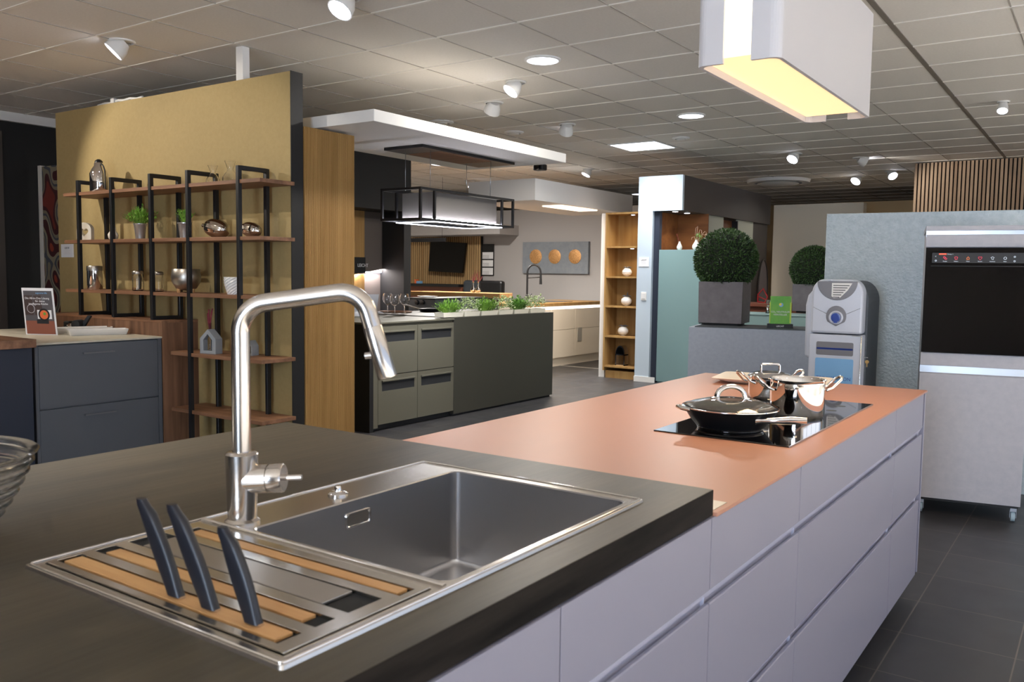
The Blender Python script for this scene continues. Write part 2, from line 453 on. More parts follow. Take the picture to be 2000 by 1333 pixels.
# rug display panel and dark zone behind the golden wall
p0 = W(75, 326, y=4.62); rx = p0.x
t = Thing('hanging_rug', 'rug with wavy red and grey bands hung behind the golden wall', 'rug', (rx+.5, 4.65, 0))
t.part('rug_panel', MB().box(rx+.045, rx+1.0, 4.63, 4.66, 0, p0.z), 'rug')
t.part('frame_strip', MB().box(rx, rx+.045, 4.61, 4.67, 0, p0.z+.01), 'grid', .003)

# ================================================================== CEILING FITTINGS
def gimbal(px, py, tgt, label, power=20, r=.085, col=(1, .93, .84), lit=True, blend=.6, size=75):
    p = W(px, py, z=CZ)
    d = (Vector(tgt)-p).normalized()
    t = Thing('ceiling_spotlight', label, 'spotlight', (p.x, p.y, CZ), local=True, group='swivel ceiling spotlights')
    t.part('ring', MB().lathe([(r*1.05, 0), (r*1.05, -.008), (r*.9, -.012), (r*.9, 0)], seg=28, cap0=False, cap1=False), 'white')
    c = Vector((0, 0, -.02)); q = d.to_track_quat('Z', 'Y').to_matrix()
    def cyl(prof):
        m_ = MB(); m_.lathe(prof, seg=28)
        m_.v = [tuple(q @ Vector(v) + c) for v in m_.v]; return m_
    t.part('housing', cyl([(r*.55, -.02), (r*.82, .03), (r*.9, .075), (r*.9, .082), (r*.8, .082)]), 'white')
    t.part('lens', cyl([(r*.79, .0825), (r*.79, .084)]), 'spotlens' if lit else 'white')
    if power:
        lp = p + Vector((0, 0, -.02)) + d*.1
        l = light('spot_beam', 'SPOT', tuple(lp), tuple(lp+d), power, col, None, spot_size=math.radians(size), spot_blend=blend, shadow_soft_size=.04)
        l.parent = t.o; l.matrix_parent_inverse = Matrix.Translation(t.o.location).inverted()
    return t
gimbal(238, 80, (-6.9, 1.9, .9), 'round white spotlight above the left end of the golden wall', 45)
gimbal(676, -6, (-3.9, 1.6, 0), 'white spotlight cut by the top edge of the frame', 45)
gimbal(1008, 160, (-4.9, 4.6, 1.0), 'lit white spotlight nearest the oak panel, left of the round downlight', 50, r=.08)
gimbal(965, 200, (-6.6, 7.6, 0.6), 'white spotlight turned away, second beyond the round downlight', 45, r=.085)
gimbal(1108, 243, (-6.6, 9.6, .6), 'white spotlight turned away above the end of the low ceiling canopy', 45, r=.085)
gimbal(1553, 300, (-4.2, 9.0, .4), 'lit white spotlight under the far end of the hood', 22, r=.085)
gimbal(1680, 308, (-1.5, 12.8, 2.3), 'upper of the paired white spotlights before the slatted wall', 45, r=.09)
gimbal(1676, 345, (-4.2, 12.2, .8), 'lower lit spotlight of the pair before the slatted wall', 30, r=.09)
gimbal(1740, 335, (-1.5, 12.3, 1.2), 'small lit spotlight nearest the slatted wall', 30, r=.08)
gimbal(1149, 330, (-7.3, 10.4, .6), 'small lit spotlight above the cream kitchen canopy', 18, r=.08)
gimbal(917, 352, (-7.5, 11.9, 0.9), 'small lit spotlight seen above the black framed lamp', 130, r=.09)
gimbal(1960, 198, (-.9, 7.2, 0.2), 'small halogen spotlight right of the hood', 25, r=.05, col=(1, .86, .68))
for px, py, lab, pw, r in ((1060, 116, 'large round recessed downlight nearest the camera', 42, .135), (1350, 225, 'round recessed downlight left of the hood end', 40, .14), (860, 320, 'round downlight seen behind the black lamp wires', 170, .15)):
    p = W(px, py, z=CZ)
    t = Thing('downlight', lab, 'downlight', (p.x, p.y, CZ), local=True, group='round recessed downlights')
    t.part('ring', MB().lathe([(r, 0), (r, -.01), (r*.86, -.014), (r*.86, 0)], seg=36, cap0=False, cap1=False), 'white')
    t.part('lens', MB().lathe([(r*.86, -.004), (r*.86, -.006)], seg=36), 'downlens')
    light('disc_light', 'AREA', (p.x, p.y, CZ-.03), (p.x, p.y, 0), pw, (1, .95, .88), t.o, shape='DISK', size=r*1.6)
p = W(1275, 290, z=CZ)
t = Thing('ceiling_lamp', 'square lit ceiling panel right of centre', 'ceiling light', (-4.779, 9.66, CZ), local=True)
t.part('frame', MB().slab(-.315, .315, -.31, .31, -.012, 0, [(-.297, .297, -.29, .29)]), 'white')
t.part('diffuser', MB().box(-.297, .297, -.29, .29, -.009, -.003), 'panel')
light('panel_light', 'AREA', (-4.779, 9.66, CZ-.03), (-4.779, 9.66, 0), 24, (.95, .97, 1), t.o, shape='SQUARE', size=.58, spread=math.radians(110))
# added downlights, unseen, there to brighten the ceiling and the room
OUT = ((-3.4, -1.0, 'behind the camera, left of the room centre', 80), (-1.0, -2.2, 'close to the rear wall behind the camera', 80), (-6.6, -1.6, 'in the left rear corner behind the camera', 80),
 (2.3, -1.4, 'in the right rear corner by the windows', 110), (2.3, 1.8, 'over the pale floor beside the oven aisle', 120), (2.3, 4.8, 'over the pale floor level with the hood', 120), (2.3, 8.0, 'over the far end of the pale floor', 120),
 (-3.1, 1.3, 'over the aisle left of the sink', 50), (-7.2, 1.6, 'over the walnut counter', 50), (-1.2, 15.0, 'behind the slatted screen', 60), (-7.6, 15.2, 'behind the artwork wall', 40), (-11, 10.5, 'over the office corner', 190))
for x, y, wh, pw in OUT:
    t = Thing('downlight', 'added unseen round downlight brightening the room, '+wh, 'downlight', (x, y, CZ), local=True)
    t.part('ring', MB().lathe([(.13, 0), (.13, -.01), (.112, -.014), (.112, 0)], seg=24, cap0=False, cap1=False), 'white')
    t.part('lens', MB().lathe([(.112, -.004), (.112, -.006)], seg=24), 'downlens')
    light('disc_light', 'AREA', (x, y, CZ-.03), (x, y, 0), pw, (1, .95, .89), t.o, shape='DISK', size=.2, spread=math.radians(85))
# wall washers for the golden wall
for lx, tx, pw, ly, wh in ((-7.3, -6.1, 115, 2.45, 'left'), (-5.0, -5.3, 42, 2.2, 'right')):
    t = Thing('ceiling_spotlight', wh+' white spotlight outside the photograph washing the golden wall', 'spotlight', (lx, ly, CZ), local=True)
    t.part('ring', MB().lathe([(.09, 0), (.09, -.008), (.075, -.012), (.075, 0)], seg=24, cap0=False, cap1=False), 'white')
    t.part('housing', MB().lathe([(.05, 0), (.075, -.06), (.07, -.062)], seg=24), 'white')
    light('spot_beam', 'SPOT', (lx, ly, CZ-.09), (tx, 4.0, 1.75), pw, (1, .92, .80), t.o, spot_size=math.radians(72), spot_blend=.5, shadow_soft_size=.02)
# round vents and the big air outlet
for px, py, lab, r in ((1330, 269, 'small round ceiling vent behind the lit square panel', .1), (1004, 258, 'small round ceiling vent above the low canopy', .11), (862, 238, 'flat round ceiling cap at the canopy edge', .13)):
    p = W(px, py, z=CZ)
    t = Thing('ceiling_vent', lab, 'vent', (p.x, p.y, CZ), local=True, group='small round ceiling vents')
    t.part('ring', MB().lathe([(r, 0), (r, -.01), (r*.7, -.02), (r*.7, 0)], seg=28, cap0=False, cap1=False), 'white')
    t.part('cone', MB().lathe([(r*.5, -.0), (r*.5, -.022), (r*.2, -.028)], seg=24), 'white')
p = W(1563, 365, z=CZ)
t = Thing('air_outlet', 'large round white ceiling air outlet above the second boxwood', 'air outlet', (p.x, p.y-1.2, CZ), local=True)
R = .5
t.part('outer_ring', MB().lathe([(R, 0), (R*.97, -.05), (R*.74, -.055), (R*.74, 0)], seg=48, cap0=False, cap1=False), 'white')
t.part('inner_disc', MB().lathe([(R*.6, -.03), (R*.66, -.06), (R*.5, -.085), (R*.1, -.095)], seg=48), 'white')
t.part('throat', MB().lathe([(R*.74, -.004), (R*.74, -.006)], seg=48), 'felt')
# small projector under the ceiling
p = W(1053, 326, z=2.78)
t = Thing('security_camera', 'small black camera on a rod below the ceiling', 'camera', (p.x, p.y, CZ), local=True)
t.part('rod', MB().lathe([(.012, 0), (.012, -.14)], seg=12), 'blackm')
t.part('body', MB().box(-.06, .09, -.06, .06, -.22, -.14), 'blackm', .015)
t.part('lens', MB().lathe([(.035, -.06), (.035, -.1)], c=(.02, 0, -.18), seg=16, axis='y'), 'blackg')

# low ceiling canopies
single('ceiling_canopy', MB().box(-5.23, -4.09, 4.277, 6.74, 2.375, 2.455), 'white', 'flat white suspended ceiling canopy over the olive sideboard island', 'canopy', (-4.66, 5.5, 2.375), bevel=.003)
c2 = W(1045, 391, z=2.3); ct = W(1045, 348, x=c2.x).z
t = Thing('ceiling_canopy', 'white suspended canopy with a lit panel over the cream kitchen', 'canopy', (c2.x-.6, 10.1, 2.3))
t.part('slab', MB().box(c2.x-1.05, c2.x, c2.y, 11.8, 2.3, ct), 'whitel', .003)
a = W(1097, 404, z=2.3); b = W(1192, 415, z=2.3)
t.part('lit_panel', MB().box(c2.x-.40, c2.x-.10, a.y-.25, 10.9, 2.288, 2.2995), 'warmpanel')
light('canopy_light', 'AREA', (c2.x-.25, 10.2, 2.27), (c2.x-.25, 10.2, 0), 45, (1, .88, .76), t.o, shape='RECTANGLE', size=.3, size_y=1.4)

# ================================================================== BIG PENDANT HOOD
hx0, hx1, hy0, hy1, hz0, hz1 = -1.068, -.813, 2.50, 3.63, 2.0, 2.39
t = Thing('extractor_hood', 'long white pendant hood with warm lit underside over the coral island', 'extractor hood', ((hx0+hx1)/2, (hy0+hy1)/2, hz0))
r = .03; th = .012
def hside(x0, x1, z1):  # side shell with a rounded vertical corner lip returning onto the ends
    m_ = MB()
    sgn = 1 if x1 > x0 else -1
    xa, xb = x0, x1
    pts = []
    ret = .085
    # path in plan: inner end of return -> corner -> along -> corner -> return
    pts.append((xb-sgn*ret, hy0))
    for i in range(7):
        a_ = math.pi/2*i/6; pts.append((xb-sgn*r+sgn*r*math.sin(a_), hy0+r-r*math.cos(a_)))
    for i in range(7):
        a_ = math.pi/2*i/6; pts.append((xb-sgn*r+sgn*r*math.cos(a_), hy1-r+r*math.sin(a_)))
    pts.append((xb-sgn*ret, hy1))
    cx = (hx0+hx1)/2; cy = (hy0+hy1)/2
    inn = []
    for x, y in pts:
        inn.append((x-sgn*th if abs(x-xb) < r else x, y+th if y < hy0+r*.8 else (y-th if y > hy1-r*.8 else y)))
    L = []
    o0 = [Vector((x, y, hz0)) for x, y in pts]; o1 = [Vector((x, y, z1)) for x, y in pts]
    i1 = [Vector((x, y, z1)) for x, y in inn]; i0 = [Vector((x, y, hz0)) for x, y in inn]
    n_ = len(pts); vs = o0+o1+i1+i0; fs = []
    for k in range(4):
        for j in range(n_-1): fs.append((k*n_+j, k*n_+j+1, ((k+1) % 4)*n_+j+1, ((k+1) % 4)*n_+j))
    m_.add(vs, fs)
    for f_ in ((0, n_, 2*n_, 3*n_), (n_-1, 2*n_-1, 3*n_-1, 4*n_-1)): m_.add([vs[i] for i in f_], [(0, 1, 2, 3)])
    for i in range(len(m_.sm)): m_.sm[i] = False
    return m_
t.part('side_shell', hside(hx0, hx1, hz1), 'hoodw'); t.part('side_shell', hside(hx1, hx0, hz1), 'hoodw')
t.part('top_cover', MB().box(hx0+.013, hx1-.013, hy0+.013, hy1-.013, hz1-.02, hz1-.002), 'whitel')
t.part('end_light', MB().box(hx0+.03, hx1-.03, hy0+.014, hy0+.02, hz0+.02, hz1-.03), 'warmled2')
t.part('end_cover', MB().box(hx0+.03, hx1-.03, hy1-.03, hy1-.02, hz0+.06, hz1-.03), 'whitel')
t.part('diffuser', MB().box(hx0+.014, hx1-.014, hy0+.02, hy1-.03, hz0+.022, hz0+.03), 'warmled')
for x in (hx0+.06, hx1-.06):
    for y in (hy0+.2, hy1-.2): t.part('suspension_wire', MB().tube([(x, y, hz1-.003), (x, y, CZ)], .0015, 6), 'chrome')
light('hood_light', 'AREA', ((hx0+hx1)/2, (hy0+hy1)/2, hz0-.01), ((hx0+hx1)/2, (hy0+hy1)/2, 0), 14, (1, .78, .5), t.o, shape='RECTANGLE', size=.2, size_y=1.0)

# ================================================================== ISLAND (foreground)
ix = -.632
t = Thing('kitchen_island', 'long white handleless drawer island under the coral and dark worktops', 'kitchen island', (-1.13, 2.2, 0))
fy = [-.9, .5, 1.05, 1.627, 2.232, 3.434, 4.0]
rows = [(.742, .889), (.456, .714), (.10, .428)]
t.part('carcass', MB().slab(-1.62, ix-.022, -1.2, 4.03, .62, .885, [(-1.16, -.71, .88, 1.46)]).box(-1.62, ix-.022, -1.2, 4.03, .10, .619), 'lav')
t.part('plinth', MB().box(-1.56, ix-.09, -1.15, 4.0, 0, .10), 'dgrey')
t.part('end_panel', MB().box(-1.62, ix, 4.035, 4.052, .10, .892), 'lav', .0015)
for a, b in zip(fy[:-1], fy[1:]):
    for k, (z0, z1) in enumerate(rows):
        m = MB()
        if k == 0: m.prism([(ix-.021, z1), (ix, z1), (ix, z0), (ix-.021, z0)], a+.0015, b-.0015)
        else: m.prism([(ix-.021, z1-.014), (ix-.01, z1-.002), (ix-.0015, z1), (ix, z1-.003), (ix, z0), (ix-.021, z0)], a+.0015, b-.0015)
        t.part('drawer_front', m, 'lav', .0008)
m = MB()
for zc in (.728, .442): m.prism([(ix-.0215, zc-.03), (ix-.019, zc-.03), (ix-.019, zc-.016), (ix-.004, zc+.0135), (ix-.0215, zc+.0135)], -1.2, 4.03)
for y in fy[1:-1]: m.box(ix-.0215, ix-.012, y-.0016, y+.0016, .10, .889)
t.part('grip_channel', m, 'lavl')
# coral top
t = Thing('coral_worktop', 'long matte coral worktop of the island', 'worktop', (-1.13, 2.9, .889))
t.part('slab', MB().box(-1.635, -.628, 1.645, 4.06, .8885, .8965), 'coral', .0012)
t.part('steel_inlay', MB().box(-.715, -.642, 1.66, 1.735, .8965, .8972), 'steels', label='small square metal inlay')
# dark top
dx0, dx1, dy0, dy1, dz0, dz1 = -1.905, -.637, -.9, 1.64, .892, .944
bx0, bx1, by0, by1 = -1.138, -.728, .905, 1.438
t = Thing('dark_worktop', 'thick dark stained oak worktop around the sink', 'worktop', (-1.27, .9, dz0))
t.part('slab', MB().slab(dx0, dx1, dy0, dy1, dz0+.001, dz1, [(bx0-.012, bx1+.012, by0-.012, by1+.012)]), 'dark')
t.part('front_edge', MB().box(dx1-.001, dx1+.001, dy0, dy1+.0005, dz0, dz1-.0008), 'darke', label='black stained front edge with wavy grain')
t.part('support_frame', MB().box(dx0+.02, -1.625, dy0+.05, dy1-.04, .8, dz0+.0005), 'darke')
t = Thing('base_cabinet', 'dark base cabinet under the overhanging dark worktop', 'cabinet', (-1.75, .5, 0))
t.part('body', MB().box(-1.86, -1.63, -.8, 1.58, 0.08, .799), 'black'); t.part('plinth', MB().box(-1.83, -1.64, -.78, 1.55, 0, .08), 'dgrey')

# sink
fx0, fx1, fy0, fy1 = -1.255, -.706, .598, 1.472
t = Thing('kitchen_sink', 'square brushed steel sink set into the dark worktop', 'sink', ((fx0+fx1)/2, 1.04, .944))
z = .9485
m = MB()
m.loops([rrect(fx0, fx1, fy0, fy1, .9442, .006), rrect(fx0+.0015, fx1-.0015, fy0+.0015, fy1-.0015, z, .006), rrect(fx0+.008, fx1-.008, fy0+.008, fy1-.008, z+.0003, .006)], True, False, False, False)
ia, ib = fx0+.008, fx1-.008
m.slab(ia+.0005, ib-.0005, fy0+.009, .886, z-.003, z, [(ia+.012, ib-.012, fy0+.02, .872)])
m.loops([rrect(ia, ib, .886, fy1-.008, z, .004), rrect(bx0-.003, bx1+.003, by0-.003, by1+.003, z, .02), ], True, False, False, False)
t.part('flange', m, 'steel')
m = MB(); bz = .745
L = [rrect(bx0-.003, bx1+.003, by0-.003, by1+.003, z, .02, 5), rrect(bx0, bx1, by0, by1, z-.002, .018, 5), rrect(bx0, bx1, by0, by1, z-.006, .018, 5), rrect(bx0, bx1, by0, by1, bz+.014, .018, 5)]
for i in range(1, 5):
    a = math.pi/2*i/4; d = .014*(1-math.cos(a)); L.append(rrect(bx0+d, bx1-d, by0+d, by1-d, bz+.014-.014*math.sin(a), .018, 5))
cxy = ((bx0+bx1)/2, (by0+by1)/2)
L2 = []
for v in L[-1]:
    L2.append(Vector((cxy[0]+(v.x-cxy[0])*.2, cxy[1]+(v.y-cxy[1])*.2, bz-.004)))
L.append(L2)
m.loops(L, True, False, True, False)
for i in range(len(m.sm)): m.sm[i] = True
bas = t.part('basin', m, 'basin')
ed = bas.modifiers.new('es', 'EDGE_SPLIT'); ed.split_angle = math.radians(50)
t.part('rim_edge', MB().tube([Vector((v.x, v.y, z+.0008)) for v in rrect(fx0+.006, fx1-.006, fy0+.006, fy1-.006, z, .006, 3)], .0022, 8, True), 'chrome')
t.part('divider_bead', MB().tube([(ia+.004, .888, z+.001), (ib-.004, .888, z+.001)], .004, 8), 'chrome')
m = MB(); oy0 = W(675, 1010, x=bx0).y; oy1 = W(722, 1010, x=bx0).y; ozc = W(698, 1013, x=bx0).z
m.loops([[Vector((bx0+dx, p.x, p.y)) for p in rrect(oy0-e, oy1+e, ozc-.013-e, ozc+.013+e, 0, .006)] for dx, e in ((.0002, .002), (.003, .001), (.003, -.0015), (.0005, -.003))], True, False, False)
t.part('overflow_ring', m, 'chrome')
t.part('overflow_slot', MB().box(bx0+.0001, bx0+.0008, oy0+.003, oy1-.003, ozc-.011, ozc+.011), 'steel')
kp = W(660, 967, z=.9485)
kn = t.part('pop_up_knob', MB().lathe([(.019, 0), (.019, .003), (.015, .006), (.007, .007), (.006, .016), (.0045, .018)], (kp.x, kp.y, .9486), 24), 'chrome')

# faucet
F = W(471, 1026, z=.9485); F = Vector((F.x-.012, F.y+.012, .9485))
pn = Vector((-math.sin(YAW), math.cos(YAW), 0)); pd = Vector((math.cos(YAW), math.sin(YAW), 0))
def WF(px, py):
    d = _r*((px-1000)/FPX) - _u*((py-666.5)/FPX) + _f
    return CAMP + d*((F-CAMP).dot(pn)/d.dot(pn))
t = Thing('kitchen_faucet', 'tall brushed steel faucet with angled pull-out spout at the sink', 'faucet', tuple(F))
bt = WF(474, 882).z
def fl(v): return (F.x, F.y, v)
t.part('body', MB().lathe([(.029, 0), (.029, .004), (.0238, .008), (0.027, bt-F.z-.004), (.022, bt-F.z), (.0155, bt-F.z)], tuple(F), 32), 'steelf')
def arc(p, a, b, rad, n=10):
    u1 = (a-p).normalized(); u2 = (b-p).normalized(); ang = u1.angle(u2); dd = rad/math.tan(ang/2)
    c = p + (u1+u2).normalized()*(rad/math.sin(ang/2)); s0 = p+u1*dd-c; s1 = p+u2*dd-c; w_ = s0.angle(s1)
    return [c + (s0*math.sin((1-i/n)*w_)+s1*math.sin(i/n*w_))/math.sin(w_) for i in range(n+1)]
A0 = Vector(fl(bt-.004)); A1 = WF(471, 598); A1 = Vector((F.x, F.y, A1.z)); A2 = WF(706, 566); A3 = WF(757, 738)
path = [A0, A0.lerp(A1, .5)] + arc(A1, A0, A2, .05) + arc(A2, A1, A3, .045) 
hd = (A3-A2).normalized()
t.part('spout', MB().tube(path+[A2.lerp(A3, .42)], .0152, 24), 'steelf')
t.part('spray_head', MB().tube([A2.lerp(A3, .42), A2.lerp(A3, .43), A3-hd*.003, A3], [.0152, .0158, .0166, .0155], 24), 'steelf')
n0 = A2.lerp(A3, .735)
t.part('spray_button', MB().tube([n0, n0 - pd*.026 - Vector((0, 0, .003))], .0058, 14), 'steelf')
h0 = WF(497, 937); ax = (pd*.98 - pn*.06 + Vector((0, 0, .06))).normalized()
h0 = Vector((F.x, F.y, h0.z))
lv = t.part('lever_barrel', MB().tube([h0, h0+ax*.046, h0+ax*.0465, h0+ax*.0485, h0+ax*.049, h0+ax*.070, h0+ax*.072], [.0245, .0245, .0225, .0225, .0245, .0245, .022], 28), 'steelf')
t.part('lever_pin', MB().tube([h0+ax*.07, h0+ax*.102], .0052, 12), 'chrome', parent=lv)

# knife insert
ex0, ex1, ey0, ey1 = ia+.014, ib-.014, fy0+.022, .870
t = Thing('sink_insert', 'steel board insert with wooden bars in the sink front', 'sink insert', ((ex0+ex1)/2, .74, .9445))
sx0, sx1 = -1.226, -.752
holes = [(sx0, sx1, .632, .668), (sx0, sx1, .688, .720), (sx0, sx1, .742, .802), (sx0+.02, sx1+.012, .822, .852)]
t.part('plate', MB().slab(ex0, ex1, ey0, ey1, .946, .9515, holes), 'steelp', .0006)
t.part('slot_dark_sheet', MB().box(ex0+.001, ex1-.001, ey0+.001, ey1-.001, .9445, .9458), 'felt')  # black sheet standing in for the shade inside the slots
for i, h in enumerate((0, 1, 3)):
    a, b, c, d = holes[h]
    e0, e1 = ((.008, .012), (.02, .03), (.012, .01))[i]
    t.part('wooden_bar', MB().box(a+e0, b-e1, c+.006, d-.003, .9459, .9508), 'beech', .001)
t.part('cover_strip', MB().box(sx0+.035, sx1-.05, .745, .799, .947, .9512), 'steels', .0008)
# knives
def knife(bx, by, top, wd, lab, k):
    t = Thing('knife', lab, 'knife', (bx, by, .951), group='black handled knives in the insert')
    z0 = .953
    T = top[1]; lx = top[0]
    prof = [(0, 0), (.12, .0), (.5, .002), (.8, .003), (.95, -.001), (1.0, -.004)]
    L = []
    N = 14
    for i in range(N+1):
        s = i/N
        cx_ = bx + lx*s + .002*math.sin(math.pi*s*.9)
        zz = z0 + T*s
        hw = wd*(.45 + .17*math.sin(math.pi*min(1, s*1.1))) * (1 if s < .86 else max(.28, math.sqrt(max(0, 1-((s-.86)/.16)**2))))
        if s < .08: hw = wd*.5
        ht = .0068*(1 if s < .9 else .8)
        if s > .9: cx_ -= .004
        l = []
        for j in range(16):
            a = 2*math.pi*j/16; ca, sa = math.cos(a), math.sin(a)
            l.append(Vector((cx_+hw*math.copysign(abs(ca)**.6, ca), by+ht*math.copysign(abs(sa)**.6, sa), zz)))
        L.append(l)
    t.part('handle', MB().loops(L), 'knife')
    t.part('bolster', MB().box(bx-wd*.5, bx+wd*.5, by-.004, by+.004, .9515, .9545), 'chrome')
knife(-.968, .650, (-.070, .115), 0.0282, 'leftmost knife, longest black handle leaning in the insert', 0)
knife(-.897, .650, (-.074, .118), 0.0293, 'middle knife of three in the steel insert', 1)
knife(-.818, .652, (-.053, .106), 0.027, 'rightmost knife nearest the sink corner, short black handle', 2)

# glass bowl at the left edge
bc = Vector((-1.467, .551, .9445))
t = Thing('glass_bowl', 'ribbed clear glass bowl at the left picture edge', 'bowl', tuple(bc))
prof = [(.035, 0), (.04, .004)]
for i in range(41):
    s = i/40; prof.append(((.055+.105*s**.5)*1 + .003*math.sin(s*52), .006+.135*s))
inner = [(max(.002, r_-.006), h_+.003) for r_, h_ in prof[::-1][1:]]
t.part('bowl_body', MB().lathe(prof+[(prof[-1][0]-.003, prof[-1][1]+.002)]+inner, tuple(bc), 48), 'bowlg')

# ================================================================== HOB + COOKWARE
HZ = .8965
t = Thing('induction_hob', 'flush black glass hob in the coral worktop', 'hob', (-.925, 2.92, HZ))
t.part('glass_top', MB().box(-1.132, -.718, 2.41, 3.435, HZ+.0002, HZ+.004), 'hob', .001)
t.part('trim_strip', MB().box(-.7185, -.7155, 2.41, 3.435, HZ, HZ+.0045), 'alu')
for y in (3.17, 3.30):
    t.part('touch_mark', MB().lathe([(.018, 0), (.018, .0003)], (-.80, y, HZ+.004), 20), 'dgreyp')
T0 = HZ+.0042
# pan with glass lid
pc = Vector((-.955, 2.585, T0))
t = Thing('frying_pan', 'black pan with domed glass lid at the near end of the hob', 'pan', tuple(pc))
t.part('pan_body', MB().lathe([(.096, 0), (.099, .004), (.122, .030), (.140, .058), (.146, .066), (.143, .067), (.135, .055), (.095, .008)], tuple(pc), 56), 'pan')
t.part('base_ring', MB().lathe([(.0965, .001), (.1005, .003), (.1035, .009), (.1015, .010)], tuple(pc), 56, cap0=False, cap1=False), 'chrome')
t.part('rim_band', MB().lathe([(.144, .0655), (.149, .067), (.149, .070), (.143, .0705)], tuple(pc), 56, cap0=False, cap1=False), 'chrome')
lid = t.part('lid', MB().lathe([(.141, .0705), (.12, .080), (.08, .090), (.04, .095), (.012, .0965), (.012, .094), (.04, .0925), (.08, .0875), (.12, .0775), (.140, .068)], tuple(pc), 56), 'lidg')
hx = [pc + pd*(.044*math.cos(a)) + Vector((0, 0, .092+.040*math.sin(a)**.8)) for a in [math.pi*i/16 for i in range(17)]]
t.part('lid_handle', MB().tube(hx, .0072, 12, flat=1.25), 'chrome', parent=lid)
for s in (-1, 1):
    t.part('handle_foot', MB().lathe([(.013, 0), (.013, .005), (.006, .009)], tuple(pc+pd*(.046*s)+Vector((0, 0, .0905))), 16), 'chrome', parent=lid)
ha = (Vector((.80, -.18, 0))).normalized()
hdl = (pd*.96 - pn*.28).normalized()
q = pc + (pd*.35 - pn*.94).normalized()*.128 + Vector((0, 0, .043))
hp = [q, q+hdl*.018+Vector((0, 0, .002)), q+hdl*.05+Vector((0, 0, .004)), q+hdl*.10+Vector((0, 0, .008)), q+hdl*.145+Vector((0, 0, .010))]
t.part('side_handle', MB().tube(hp, [.011, .007, .010, .0125, .009], 14, flat=.7), 'chrome')
# handle opposite side (left, only the tip shows)
q2 = pc - pd*.143 + Vector((0, 0, .064))
t.part('side_handle', MB().tube([q2, q2-pd*.018+Vector((0, 0, .004)), q2-pd*.026-pn*.02+Vector((0, 0, .006)), q2-pd*.018-pn*.04+Vector((0, 0, .004)), q2+pd*.006-pn*.05], .006, 10), 'chrome')

def pot(c, R, H, lab, lidded, name='cooking_pot', hang=0):
    t = Thing(name, lab, 'pot', tuple(c))
    t.part('pot_body', MB().lathe([(R*.94, 0), (R*.97, .004), (R, .012), (R, H-.012), (R*1.0, H-.006), (R*1.05, H), (R*1.045, H+.001), (R*.97, H-.008), (R*.965, .006)], tuple(c), 64), 'chrome')
    for s in (-1, 1):
        dr_ = Vector((math.cos(YAW+hang), math.sin(YAW+hang), 0))*s; sd = Vector((-dr_.y, dr_.x, 0))
        b0 = c + dr_*(R-.001) + Vector((0, 0, H*.72))
        pts = []
        for wv, o_ in ((-.028, 0), (-.028, .02), (-.024, .05), (-.01, .058), (.01, .058), (.024, .05), (.028, .02), (.028, 0)):
            pts.append(b0 + dr_*o_ + sd*wv + Vector((0, 0, max(0, o_-.012)*.95)))
        t.part('side_handle', MB().tube(pts, .0048, 10), 'chrome')
    if lidded:
        li = t.part('lid', MB().lathe([(R*1.04, H+.0015), (R*.9, H+.010), (R*.5, H+.017), (.01, H+.020)], tuple(c), 56, cap0=False), 'chrome')
        a_ = c+Vector((0, 0, H+.013)); e = pd*.036
        u2_, e0_ = a_+e+Vector((0, 0, .034)), a_-e+Vector((0, 0, .034))
        t.part('lid_handle', MB().tube([a_-e]+arc(e0_, a_-e, u2_, .007, 4)+arc(u2_, e0_, a_+e, .007, 4)+[a_+e], .0042, 10), 'chrome', parent=li)
    return t
pot(Vector((-.866, 2.978, T0)), .090, .126, 'tall open polished steel pot in the middle of the hob', False)
pot(Vector((-1.085, 3.36, T0)), .082, .085, 'lidded polished steel pot behind the open pot', True, hang=.25)
# plate
pl = Vector((-1.235, 3.86, HZ))
def sq_plate(c, sx, sy, h, rot, name, lab, m_, cat='plate', group=None, rim=.6):
    t = Thing(name, lab, cat, tuple(c), rz=rot, group=group)
    m = MB(); L = []
    for k, hh in ((rim, .0), (rim+.06, .001), (.99, h), (1.0, h+.002), (.99, h+.003), (rim+.05, .005), (rim, .004)):
        L.append([Vector((v.x, v.y, hh)) for v in rrect(-sx*k, sx*k, -sy*k, sy*k, 0, min(sx, sy)*.18*k, 4)])
    m.loops(L, True); t.part('plate_body', m, m_); return t
sq_plate(pl, .245, .155, .022, math.radians(8), 'serving_plate', 'cream rectangular serving plate at the far end of the coral top', 'plate')

# ================================================================== RIGHT GROUP
# textured pale concrete block wall
tw = Thing('concrete_partition', 'pale blue grey textured partition behind the water dispenser', 'partition', tuple(W(1615, 418, y=6.25)*1), rz=math.radians(6), local=True)
tw.o.location.z = 0
ht = W(1615, 418, y=6.25).z
tw.part('panel', MB().box(0, 2.6, 0, .25, 0, ht), 'concr', .002)
# oven tower on casters, turned
ol = W(1784, 969.3, z=.1); o_r = W(1993, 991.4, z=.1)
ov = Thing('oven_tower', 'mobile pale concrete-look tall unit with a black glass oven', 'oven cabinet', (ol.x, ol.y, 0), rz=math.atan2(o_r.y-ol.y, o_r.x-ol.x))
OWd, OD = (o_r-ol).length, .60
def OZ(py, px=1801): return W(px, py, y=ol.y).z
zt, za, zb, zc, zd, ze = OZ(442), OZ(452), OZ(484), OZ(688), OZ(712), OZ(722)
ov.part('carcass', MB().box(.004, OWd-.004, .02, OD, .1, zt-.025), 'ovenw', .001)
ov.part('plinth_board', MB().box(.01, OWd-.01, .012, OD-.01, .085, .1), 'black')
ov.part('top_panel', MB().box(-.002, OWd+.002, -.003, OD, zt-.026, zt), 'ovenw', .001)
ov.part('grip_strip', MB().box(.0, OWd, .004, .02, za-.035, zt-.027), 'alu')
